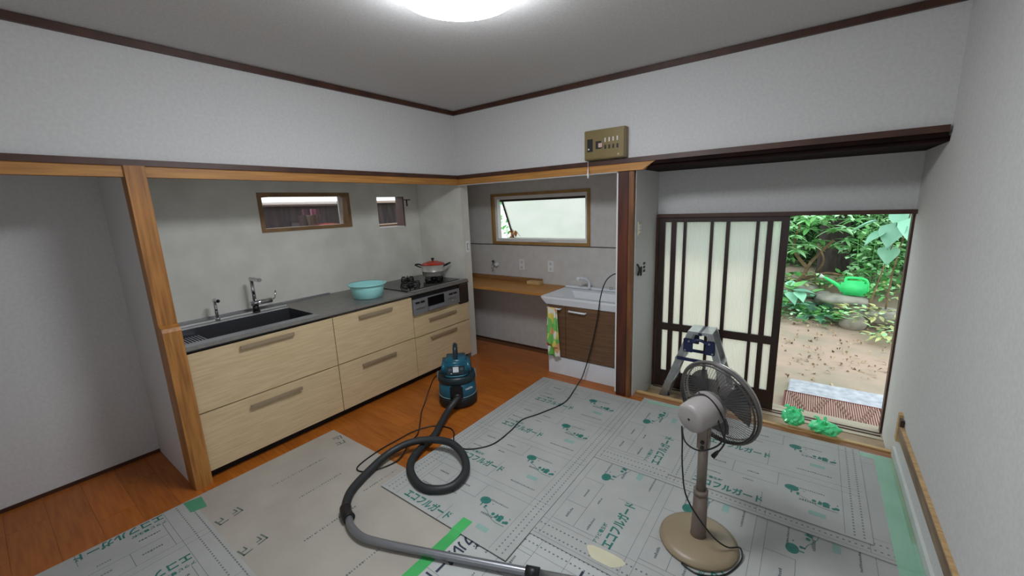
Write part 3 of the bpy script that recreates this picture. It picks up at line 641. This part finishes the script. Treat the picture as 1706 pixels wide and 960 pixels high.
# power cord
cp_ = [(.50, -.885, .25), (.44, -.90, .19), (.40, -.93, .08), (.42, -1.0, .008), (.50, -1.10, .006), (.62, -1.22, .006), (.72, -1.33, .006), (.80, -1.47, .03), (.86, -1.62, .012), (.80, -1.78, .010), (.70, -1.80, .008), (.66, -1.62, .008), (.66, -1.45, .006), (.67, -1.32, .006), (.73, -1.20, .006), (.84, -1.15, .006), (.92, -1.17, .006), (1.0, -1.25, .014), (1.06, -1.29, .015), (1.164, -1.284, .018), (1.263, -1.156, .018), (1.268, -.961, .018), (1.25, -.79, .018), (1.312, -.637, .018), (1.382, -.391, .018), (1.345, -.15, .018), (1.31, -.01, .014), (1.318, .05, .05), (1.36, .07, .20), (1.405, .075, .38), (1.45, .075, .60), (1.48, .075, .80), (1.52, .085, .93), (1.57, .12, .985), (1.625, .16, .995)]
o = obj('power_cord', tube(B(), cp_, .0045, 8, 8), BLACK); tag(o, 'black power cord running from the vacuum up to the wall beside the washbasin', 'cord')
# ---------------- standing fan ----------------
fn = thing('standing_fan', 'beige and grey standing fan seen from behind on the floor boards', 'fan', (2.556, -1.232, .0086))
obj('base', lathe(B(), [(0, .160), (.15, .168), (.4, .166), (.75, .14), (.95, .07), (1, .03)], (0, 0, 0), (0, 0, .04), 48), FANB, fn, smooth=True)
obj('lower_pole', lathe(B(), [(0, .036), (.1, .033), (1, .029)], (0, 0, .03), (0, 0, .268), 24), mat('sleeve_brown', '6f625a', .4, .2), fn, smooth=True)
obj('pole_collar', cyl(B(), (0, 0, .25), (0, 0, .275), .031), FANP, fn)
obj('upper_pole', cyl(B(), (0, 0, .27), (0, 0, .53), .021), FANP, fn)
nA = Vector((.4331, .8885, .1514)).normalized(); c0 = Vector((2.5795, -1.1118, .6575)) - Vector((2.556, -1.232, .0068))
def head(t_, r_=0, a_=0):
    x, y, d = frame_at(nA); return c0 + nA*t_ + x*r_*cos(a_) + y*r_*sin(a_)
obj('neck', box(B(), -.024, .024, -.03, .03, .48, .60, .008), FANP, fn)
for z in (.50, .525): obj('adjust_screw', cyl(B(), (0, -.03, z), (0, -.036, z), .008, n=10), BLACK, fn)
mh = obj('motor_housing', lathe(B(), [(0, .050), (.03, .062), (.10, .068), (.6, .072), (.85, .078), (1, .07)], head(-.185), head(-.03), 32), FANG, fn, smooth=True)
obj('oscillation_hole', cyl(B(), head(-.186, .0), head(-.184, .0), .006, n=10), BLACK, mh)
def guard(name, t0, depth, m, n_w=72):
    g = B(); R0 = .19
    for (rr, tt) in ((R0, 0), (R0*.97, depth*.25), (.06, depth)):
        tube(g, [head(t0+tt, rr, 2*pi*k/48) for k in range(48)], .0045 if rr > .18 else .002, 6, 1, True)
    for k in range(n_w):
        a0 = 2*pi*k/n_w
        tube(g, [head(t0, R0, a0), head(t0+depth*.45, R0*.93, a0+.04), head(t0+depth*.85, R0*.6, a0+.12), head(t0+depth, .055, a0+.22)], .0010, 4, 3)
    return obj(name, g, m, fn)
guard('rear_guard', 0, -.055, WIRE, 84); guard('front_guard', .012, .07, WIREL, 84)
obj('guard_ring', tube(B(), [head(.006, .192, 2*pi*k/48) for k in range(48)], .0085, 8, 1, True), mat('ring_grey', '5b5856', .35), fn)
obj('rear_hub', lathe(B(), [(0, .06), (1, .055)], head(-.06), head(-.045), 24), FANG, fn)
obj('front_cap', lathe(B(), [(0, .05), (1, .045)], head(.08), head(.088), 24), FANG, fn)
obj('blade_hub', lathe(B(), [(0, .028), (.8, .03), (1, .015)], head(-.02), head(.04), 20), BLADE, fn)
for k in range(3):
    g = B(); a0 = 2*pi*k/3 + .5; rows_ = []
    for i in range(9):
        s = i/8; rr = .025 + .135*s; wd = .35+.55*sin(min(1, s*1.15)*pi*.62); rows_.append([g.verts.new(head(.005+.028*(j/6-.5)*(1-.3*s), rr, a0+wd*(j/6-.5)*1.25-.25*s)) for j in range(7)])
    for i in range(8):
        for j in range(6): g.faces.new((rows_[i][j], rows_[i][j+1], rows_[i+1][j+1], rows_[i+1][j])).smooth = True
    o = obj('blade', g, BLADE, fn); o.modifiers.new('t', 'SOLIDIFY').thickness = .0015
FO = Vector((2.556, -1.232, .0068))
def wv_(*p): return Vector(p) - FO
cord = [head(-.15, .070, 1.2) , head(-.12, .082, .4), head(-.10, .095, -.3)]
x_, y_, d_ = frame_at(nA)
q0 = c0 - nA*.15
fc = B()
tube(fc, [q0 + Vector((-.045, -.02, -.055)), q0+Vector((-.04, -.02, -.12)), q0+Vector((-.03, -.035, -.25)), q0+Vector((-.0, -.05, -.38)), Vector((.055, -.06, .12)), Vector((.12, -.02, .05)), Vector((.168, .03, .03)), Vector((.178, -.02, .006)), Vector((.13, -.13, .004)), Vector((.04, -.185, .004)), Vector((-.03, -.17, .006))], .0035, 6)
tube(fc, [q0+Vector((-.045, -.02, -.05)), q0+Vector((-.02, -.05, -.105)), q0+Vector((.04, -.05, -.125)), q0+Vector((.105, .0, -.10)), q0+Vector((.12, .03, -.03)), q0+Vector((.08, .03, .055)), q0+Vector((.02, .05, .088)), q0+Vector((-.04, .04, .06))], .0035, 6)
tube(fc, [q0+Vector((.0, .06, .088)), q0+Vector((.07, .04, .04)), q0+Vector((.10, .02, -.03)), q0+Vector((.125, .0, -.08)), q0+Vector((.105, -.01, -.13))], .0035, 6)
obj('fan_cord', fc, BLACK, fn)
obj('plug', lathe(B(), [(0, .004), (.4, .008), (1, .010)], q0+Vector((.105, -.01, -.125)), q0+Vector((.085, -.01, -.16)), 10), BLACK, fn)
# ---------------- step ladder in the entry ----------------
ld = thing('step_ladder', 'aluminium folding step ladder with blue hinges standing in the entry', 'ladder', (0, 0, 0))
ZT = .555; yn, yf = .215, .40
def leg(xt, xb, y, name='stile'):
    g = B(); n_ = 1; s = 1 if xb > xt else -1
    a = [(xt-.022, ZT), (xt+.022, ZT), (xb+.03, -.099), (xb-.03, -.099)]
    prism = [g.verts.new((x, y-.011, z)) for x, z in a]; pr2 = [g.verts.new((x, y+.011, z)) for x, z in a]
    g.faces.new(prism); g.faces.new(pr2)
    for i in range(4): g.faces.new((prism[i], prism[(i+1) % 4], pr2[(i+1) % 4], pr2[i]))
    l = obj(name, g, ALU, ld); fx = xb - (xb-xt)*.10
    obj('rubber_foot', box(B(), xb-.034-(xb-xt)*.02, xb+.030-(xb-xt)*.02, y-.014, y+.014, -.0995, -.055, .003), BLUEP if s < 0 else BLACK, l)
    return l
xl, xr_, bl, br = 2.165, 2.30, 1.945, 2.50
for y, dy in ((yn, 0), (yf, 0)): leg(xl, bl, y); leg(xr_, br, y, 'rear_stile')
for k in range(3):
    z = -.1+.22*(k+1)-.02; s = (z+.1)/(ZT+.1); x = bl+(xl-bl)*s
    if k < 2: obj('step', box(B(), x-.03, x+.03, yn, yf, z-.012, z+.012, .003), ALU, ld)
    x2 = br+(xr_-br)*s
    if k < 2: obj('step', box(B(), x2-.03, x2+.03, yn, yf, z-.012, z+.012, .003), ALU, ld)
obj('top_step', box(B(), 2.145, 2.225, yn-.01, yf+.01, ZT-.01, ZT+.012, .003), ALU, ld); obj('top_step', box(B(), 2.245, 2.32, yn-.01, yf+.01, ZT-.01, ZT+.012, .003), ALU, ld)
obj('top_joint', box(B(), 2.222, 2.248, yn-.012, yf+.012, ZT-.015, ZT+.008, .002), BLUEP, ld)
for y in (yn-.018, yf+.018):
    g = B(); box(g, 2.12, 2.19, y-.004, y+.004, .40, .51, .012); box(g, 2.275, 2.345, y-.004, y+.004, .40, .51, .012)
    tube(g, [(2.17, y, .475), (2.20, y, .500), (2.235, y, .508), (2.265, y, .500), (2.30, y, .475)], .012)
    hb_ = obj('hinge_bracket', g, BLUEP, ld)
    for x, z in ((2.135, .415), (2.16, .49), (2.305, .49), (2.33, .415)): obj('rivet', cyl(B(), (x, y-.005, z), (x, y-.009, z), .007, n=8), ALU, hb_)
    obj('spreader_bar', box(B(), 2.075, 2.38, y-.005, y+.005, .325, .352, .004), BLUEP, ld)
# ---------------- green plastic bags on the step ----------------
def bag(loc, r, seed, label):
    g = B(); blob(g, (0, 0, 0), r, 4, 0, seed); rd = random.Random(seed)
    K = [(Vector((rd.uniform(-1, 1), rd.uniform(-1, 1), rd.uniform(-1, 1))).normalized(), rd.uniform(.7, 1.6)) for _ in range(26)]
    for v_ in g.verts:
        d = v_.co.normalized(); f_ = 1.0
        for kd, am in K: f_ += .05*am*math.sin(15*d.dot(kd)+am*4)*max(0, d.dot(kd))
        v_.co *= max(.55, f_)*1.05
        v_.co.z = max(v_.co.z, -r[2]*.85)
    b_ = thing('plastic_bag', label, 'bag', loc); obj('bag', g, BAG, b_)
    g = B()
    for i in range(4):
        a = rd.uniform(0, 6.28); p0 = Vector((r[0]*.4*cos(a), r[1]*.4*sin(a), r[2]*.7)); tube(g, [p0, p0+Vector((.015*cos(a), .015*sin(a), .03)), p0+Vector((.035*cos(a), .03*sin(a), .02))], .008, 6, 4, rad=lambda i, N: .012*(1-i/(N*1.2)))
    obj('knot', g, BAG, b_, smooth=True)
bag((2.862, .185, .062), (.062, .05, .062), 3, 'round bright green crumpled plastic bag on the entry step nearest the sliding door')
bag((3.035, .165, .045), (.085, .045, .042), 9, 'flatter bright green crumpled plastic bag on the entry step nearest the right wall')
o = obj('cloth_strap', tube(B(), [(2.84, .13, .018), (2.88, .125, .022), (2.94, .128, .016), (2.99, .13, .02)], .007), PALEW); tag(o, 'pale strap lying between the two green bags', 'strap')
# ---------------- outdoors ----------------
g = B(); NXg, NYg = 60, 60; gv = {}
def gz(x, y):
    z = -.25 + .02*sin(x*3+1)*cos(y*2)
    yy = y + .35*sin(x*1.6) - (x-3)*.55
    if yy > 4.1: z += min(.42, (yy-4.1)*.45)
    return z
for i in range(NXg+1):
    for j in range(NYg+1):
        x = -3+14*i/NXg; y = .69+11*j/NYg; gv[i, j] = g.verts.new((x, y, gz(x, y) if y > 1.3 else -.25))
for i in range(NXg):
    for j in range(NYg): g.faces.new((gv[i, j], gv[i+1, j], gv[i+1, j+1], gv[i, j+1])).smooth = True
struct('ground', g, DIRT)
sl = obj('stone_slab', box(B(), 2.80, 4.1, .70, 1.62, -.30, -.21, .008), STONE); sl['kind'] = 'structure'
struct('threshold', box(B(), 1.6, W+.5, .68, .80, -.30, -.15), PALEW)
dm = thing('door_mat', 'brown ribbed door mat on the stone slab outside the open door', 'mat', (0, 0, 0))
obj('mat_base', box(B(), 2.78, 3.44, .83, 1.24, -.21, -.198), MATC, dm); RB = mat('mat_rib', 'b9978a', .8)
for k in range(42):
    x = 2.795+k*.0152; obj('rib', box(B(), x, x+.007, .842, 1.233, -.198, -.190), RB, dm)
g = B()
for k in range(5):
    x = 2.80+k*.155; dx = .12 if k % 2 else -.12; x0_ = max(2.80, x if dx > 0 else x+.12)
    for q in (0, .03): quad(g, [(x0_+q, .86, -.1885), (x0_+q+.014, .86, -.1885), (x0_+q+.014+dx*.9 if x0_+dx > 2.79 else x0_+.1, 1.22, -.1885), (x0_+q+dx*.9 if x0_+dx > 2.79 else x0_+.09, 1.22, -.1885)])
obj('diagonal_rib', g, MATC, dm)
obj('rim', box(box(box(box(B(), 2.78, 3.44, .826, .836, -.21, -.188), 2.78, 3.44, 1.235, 1.245, -.21, -.188), 2.775, 2.785, .83, 1.24, -.21, -.188), 3.435, 3.445, .83, 1.24, -.21, -.188), mat('mat_rim', '7a4038', .7), dm)
# rocks
def rock(c, r, seed, label): o = obj('garden_rock', blob(B(), (0, 0, 0), r, 3, .05, seed), ROCK, smooth=True); o.location = c; tag(o, label, 'rock')
rock((3.27, 4.40, .055), (.31, .24, .08), 1, 'flat grey rock carrying the green watering can')
rock((3.40, 3.98, -.17), (.15, .12, .13), 2, 'pale rounded rock at the edge of the bare soil below the watering can')
rock((2.85, 4.9, .05), (.16, .16, .15), 3, 'mossy grey rock behind the broad leaves left of the watering can')
rock((3.08, 4.75, -.02), (.13, .13, .12), 4, 'small grey rock in the shade left of the watering can')
rock((3.75, 4.15, -.08), (.30, .2, .12), 5, 'low rock under the ferns near the right door jamb')
# watering can
wc = thing('watering_can', 'bright green plastic watering can on the flat garden rock', 'watering can', (3.395, 4.40, .135))
obj('body', box(B(), -.15, .14, -.085, .085, 0, .205, .035), CAN, wc, smooth=True)
g = B(); tube(g, [(-.10, 0, .19), (-.095, 0, .235), (-.05, 0, .246), (.05, 0, .243), (.12, 0, .222), (.148, 0, .15), (.150, 0, .06)], .018, 8); obj('handle', g, CAN, wc)
obj('spout', tube(B(), [(-.13, 0, .08), (-.20, 0, .14), (-.30, 0, .205), (-.355, 0, .235)], .02, 10, rad=lambda i, N: .034-.022*i/N), CAN, wc)
obj('rose', lathe(B(), [(0, .014), (1, .034)], (-.345, 0, .23), (-.40, 0, .252), 16), mat('pale_rose', 'cfe8da', .5), wc)
# leaves
def leaf_mesh(name, L, Wd, m, droop=.25, heart=False):
    g = B(); n = 6; mid = []; lf = []; rt = []
    for i in range(n+1):
        s = i/n; wd = Wd*.5*(sin(pi*s**(.55 if heart else .85)))+.0004; z = -droop*L*s*s; y = L*s
        mid.append(g.verts.new((0, y, z-.08*Wd))); lf.append(g.verts.new((-wd, y, z+.04*Wd))); rt.append(g.verts.new((wd, y, z+.04*Wd)))
    for i in range(n): g.faces.new((mid[i], mid[i+1], lf[i+1], lf[i])); g.faces.new((rt[i], rt[i+1], mid[i+1], mid[i]))
    me = bpy.data.meshes.new(name); g.to_mesh(me); g.free(); me.materials.append(m)
    for p_ in me.polygons: p_.use_smooth = True
    return me
LA = leaf_mesh('leaf', .21, .058, LEAFA); LAb = leaf_mesh('leaf', .19, .07, LEAFB); LY = leaf_mesh('leaf', .11, .045, LEAFY); LYg = leaf_mesh('leaf', .12, .05, LEAFB); LC = leaf_mesh('leaf', .34, .30, LEAFC, .3, True)
LH = leaf_mesh('leaf', .22, .16, LEAFC, .35, True); LHb = leaf_mesh('leaf', .18, .13, LEAFB, .3, True); LS = leaf_mesh('leaf', .085, .05, LEAFA, .2); LO = leaf_mesh('leaf', .07, .03, LEAFO, .2)
def put_leaf(me, par, loc, az, el, sc=1, roll=0):
    o = mobj('leaf', me, par); o.matrix_local = Matrix.Translation(loc) @ Matrix.Rotation(az, 4, 'Z') @ Matrix.Rotation(el, 4, 'X') @ Matrix.Rotation(roll, 4, 'Y') @ Matrix.Scale(sc, 4); return o
rd = random.Random(11)
sb = thing('whorled_leaf_shrub', 'light green shrub with whorled leaves on bare branches beyond the open door', 'shrub', (2.78, 5.1, 0))
def brn(pts, r, par, m=BARK): return obj('branch', tube(B(), pts, r, 7, 5, rad=lambda i, N: r*(1-.6*i/N)), m, par)
brn([(-.15, -.1, -.05), (.0, -.1, .25), (.1, 0, .5), (.35, .0, .85)], .04, sb); brn([(.0, -.1, .22), (.3, -.2, .35), (.5, -.15, .32)], .03, sb); brn([(.05, -.05, .4), (-.15, 0, .7), (-.1, 0, 1.1)], .03, sb); brn([(.2, 0, .35), (.25, -.1, .55), (.15, -.1, .8)], .022, sb); brn([(-.3, -.2, 0), (-.25, -.15, .5), (-.35, 0, 1.0)], .015, sb)
for k in range(42):
    c = Vector((rd.uniform(-.45, .58), rd.uniform(-.4, .3), rd.uniform(.66, 1.35)))
    if c.x > .3: c.z = max(c.z, .75)
    for j in range(7): put_leaf(LA if rd.random() < .75 else LAb, sb, c, j*.9+rd.uniform(-.2, .2), rd.uniform(-.35, .35), rd.uniform(.8, 1.2))
tr = obj('tree_trunk', tube(B(), [(3.18, 6.2, -.1), (3.20, 6.2, .3), (3.16, 6.25, .65), (3.2, 6.3, 1.5), (3.3, 6.4, 2.6)], .2, 14, 5, rad=lambda i, N: .27-.10*i/N), BARKD); tag(tr, 'thick dark tree trunk behind the light green shrub', 'tree trunk')
vs_ = thing('leafy_shrub', 'upright shrub dense with small leaves behind the watering can', 'shrub', (3.62, 5.1, 0))
for i in range(5):
    xo = -.22+i*.11; brn([(xo*.4, 0, 0), (xo*.8, 0, .6), (xo, 0, 1.25)], .008, vs_, LEAFB)
for k in range(280):
    z = rd.uniform(.12, 1.3); xx = rd.uniform(-.33, .3); put_leaf(LS, vs_, (xx, rd.uniform(-.2, .15), z), rd.uniform(0, 6.28), rd.uniform(-.5, .3), rd.uniform(.8, 1.5))
bl_ = thing('broad_leaf_plant', 'plant with very broad heart-shaped leaves at the upper right of the open doorway', 'plant', (3.72, 4.1, -.05))
brn([(0, 0, 0), (.02, 0, .6), (.1, .05, 1.25), (.15, .1, 1.7)], .012, bl_); brn([(-.18, 0, 0), (-.1, .0, .5), (-.0, 0, 1.05)], .012, bl_)
for (x, y, z, az, el, s) in ((-.02, -.05, 1.22, 2.6, -.9, 1.0), (.10, -.1, 1.28, 3.4, -1.0, 1.0), (-.12, 0, 1.12, 2.0, -.5, .8), (-.05, 0, .93, 3.0, -1.2, .75), (.25, 0, 1.0, 3.6, -.8, .8), (-.2, .1, 1.25, 1.5, -.3, .8), (.2, .2, .7, 4.0, -.6, .6), (.05, .2, 1.35, 3.1, -.7, .9), (.3, .1, 1.35, 3.0, -.8, 1)):
    put_leaf(LC, bl_, (x, y, z), az, el, s)
def clump(name, label, loc, n, me_list, spread, h, s=(.7, 1.3), cat='plant'):
    t_ = thing(name, label, cat, loc)
    for k in range(n):
        a = rd.uniform(0, 6.28); r_ = spread*math.sqrt(rd.random()); c = Vector((r_*cos(a), r_*sin(a)*.6, rd.uniform(.02, h))); put_leaf(rd.choice(me_list), t_, c, a+rd.uniform(-.6, .6)-pi/2, rd.uniform(-.4, .7), rd.uniform(*s))
    return t_
clump('hosta', 'large pale hosta-like leaves by the bare branches, left end of the bed', (2.74, 4.55, gz(2.74, 4.55)), 22, [LH, LHb], .28, .28)
clump('hosta', 'blue-green broad leaves in front of the flat rock', (3.0, 4.35, gz(3.0, 4.35)), 20, [LH], .25, .22)
clump('ground_cover', 'low leafy ground cover at the soil edge left of the pale rock', (2.90, 4.05, -.25), 60, [LHb, LS], .38, .16, (.5, 1.0))
clump('fern', 'yellowish low fern patch right of the pale rock', (3.62, 3.85, -.10), 110, [LY, LS, LY], .42, .20, (.7, 1.2))
clump('fern', 'low green weeds beside the flat rock near the right jamb', (3.75, 4.6, .06), 90, [LYg, LY, LS], .38, .25, (.6, 1.1))
clump('fern', 'small green weeds in front of the flat rock', (3.25, 4.12, -.15), 60, [LS, LHb], .25, .12, (.4, .8))
clump('fern', 'tuft of yellow-green weeds between the tree trunk and the watering can', (3.2, 5.0, .10), 90, [LYg, LY, LS], .40, .25, (.7, 1.3))
clump('fern', 'weeds around the bare branches at the left side of the garden bed', (2.7, 5.0, .10), 90, [LYg, LHb, LY], .42, .22, (.6, 1.2))
clump('fern', 'pale yellow-green weeds spilling over the soil at the right door jamb', (3.85, 3.45, -.22), 110, [LY, LS, LY], .36, .16, (.6, 1.1))
clump('fern', 'weeds in deep shade right of the watering can', (3.95, 5.0, .12), 90, [LYg, LS, LAb], .42, .35, (.7, 1.2))
clump('hosta', 'big light leaves hugging the left edge of the open doorway', (2.60, 4.35, -.12), 26, [LHb, LH], .26, .32, (.8, 1.3))
# background hedge: thousands of leaves
def stuff_leaves(name, label, n, box_, L, Wd, mats, cat, seed=1):
    g = B(); r2 = random.Random(seed)
    for k in range(n):
        c = Vector([r2.uniform(box_[i*2], box_[i*2+1]) for i in range(3)]); M = Matrix.Rotation(r2.uniform(0, 6.28), 3, 'Z') @ Matrix.Rotation(r2.uniform(-1.2, .6), 3, 'X'); s = r2.uniform(.7, 1.4)
        vs = [g.verts.new(c + M @ Vector(p_)*s) for p_ in ((0, 0, 0), (Wd/2, L*.45, .01), (0, L, -.01), (-Wd/2, L*.45, .01))]; f_ = g.faces.new(vs); f_.material_index = r2.randrange(len(mats))
    me = bpy.data.meshes.new(name); g.to_mesh(me); g.free()
    for m_ in mats: me.materials.append(m_)
    o = mobj(name, me, None, 'stuff'); tag(o, label, cat); return o
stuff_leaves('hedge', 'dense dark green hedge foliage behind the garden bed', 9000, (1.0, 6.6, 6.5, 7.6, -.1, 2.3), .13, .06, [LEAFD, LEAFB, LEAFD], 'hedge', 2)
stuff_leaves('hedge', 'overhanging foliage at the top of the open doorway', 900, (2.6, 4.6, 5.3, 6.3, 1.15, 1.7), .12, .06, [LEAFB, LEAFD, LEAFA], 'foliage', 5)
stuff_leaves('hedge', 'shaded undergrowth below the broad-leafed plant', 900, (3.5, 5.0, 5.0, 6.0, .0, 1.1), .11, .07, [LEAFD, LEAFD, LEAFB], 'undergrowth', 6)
struct('hedge_backdrop', box(B(), -1, 10, 7.8, 7.95, -.3, 2.0), mat('dark_backdrop_wall', '3a4238', .9, col2='2a3028', scale=2))  # added dark backing, keeps the sky from showing through the hedge
# leaf litter
stuff_leaves('leaf_litter', 'dry leaves scattered over the bare garden soil', 420, (2.2, 4.4, 1.6, 4.1, -.235, -.215), .045, .025, [LEAFDRY, LEAFDRY, BARK], 'leaves', 8)
# outside the nook window
stuff_leaves('hedge', 'bright green foliage outside the nook window', 2500, (-2.2, .9, 1.6, 2.6, -.24, 1.9), .10, .06, [LEAFA, LEAFB], 'foliage', 9)
op = thing('orange_leaf_sprig', 'hanging orange leaves seen through the gap of the nook window', 'plant', (.03, .80, 1.22))
brn([(-.1, .05, .0), (0, 0, .07), (.1, 0, .05)], .004, op)
for k in range(9): put_leaf(LO, op, (rd.uniform(-.08, .1), rd.uniform(-.02, .03), rd.uniform(0, .09)), rd.uniform(0, 6.28), rd.uniform(-1.3, -.5), 1.2)
# outside the kitchen windows: lean-to with dark boards, clutter on a ledge
struct('wall_shed', box(B(), -2.1, -2.0, -3.2, 1.4, -.2, 1.70), mat('shed_boards', '4a3a3c', .8, col2='2c2226', scale=4, stretch=(1, 5, .6)))
struct('ground_shed', box(B(), -2.2, -.77, -3.3, 1.5, -.3, -.15), DIRT)
struct('shed_rafter', box(B(), -2.05, -.9, -1.27, -1.21, 1.74, 1.79), mat('red_rafter', 'a06a60', .7))
struct('shed_beam', box(B(), -2.0, -1.93, -3.2, 1.4, 1.68, 1.71), mat('pale_beam', 'b59b92', .7))
struct('shed_ledge', box(B(), -1.02, -.78, -1.7, .1, 1.40, 1.43), mat('ledge_wood', '9a7c66', .7))
o = thing('flower_pot', 'grey pot with a pink item on the ledge outside the kitchen window', 'pot', (-.90, -1.03, 1.43))
obj('pot', lathe(B(), [(0, .032), (.9, .045), (1, .05)], (0, 0, 0), (0, 0, .13), 20), mat('pot_grey', '8a7a70', .7), o); obj('pink_item', box(B(), -.015, .02, -.005, .035, .12, .185, .005), mat('pink', 'c77a9a', .5), o)
o = obj('red_cloth', blob(B(), (-.86, -.90, 1.452), (.05, .10, .026), 3, .16, 4), mat('red_fabric', 'c04038', .8)); tag(o, 'crumpled red cloth on the ledge outside the kitchen window', 'cloth')
o = obj('loose_plank', box(B(), -1.35, -1.28, -1.45, -.75, 1.50, 1.515), PALEW); o.location = (.35, .25, -.07); tag(o, 'pale loose plank on the ledge outside the kitchen window', 'plank')
o = obj('garden_stick', tube(B(), [(-1.62, -1.62, -.15), (-1.5, -1.5, 1.2), (-1.45, -1.42, 1.5), (-1.42, -1.38, 1.75)], .006), PALEW); tag(o, 'thin pale stick leaning against the shed outside the kitchen window', 'stick')
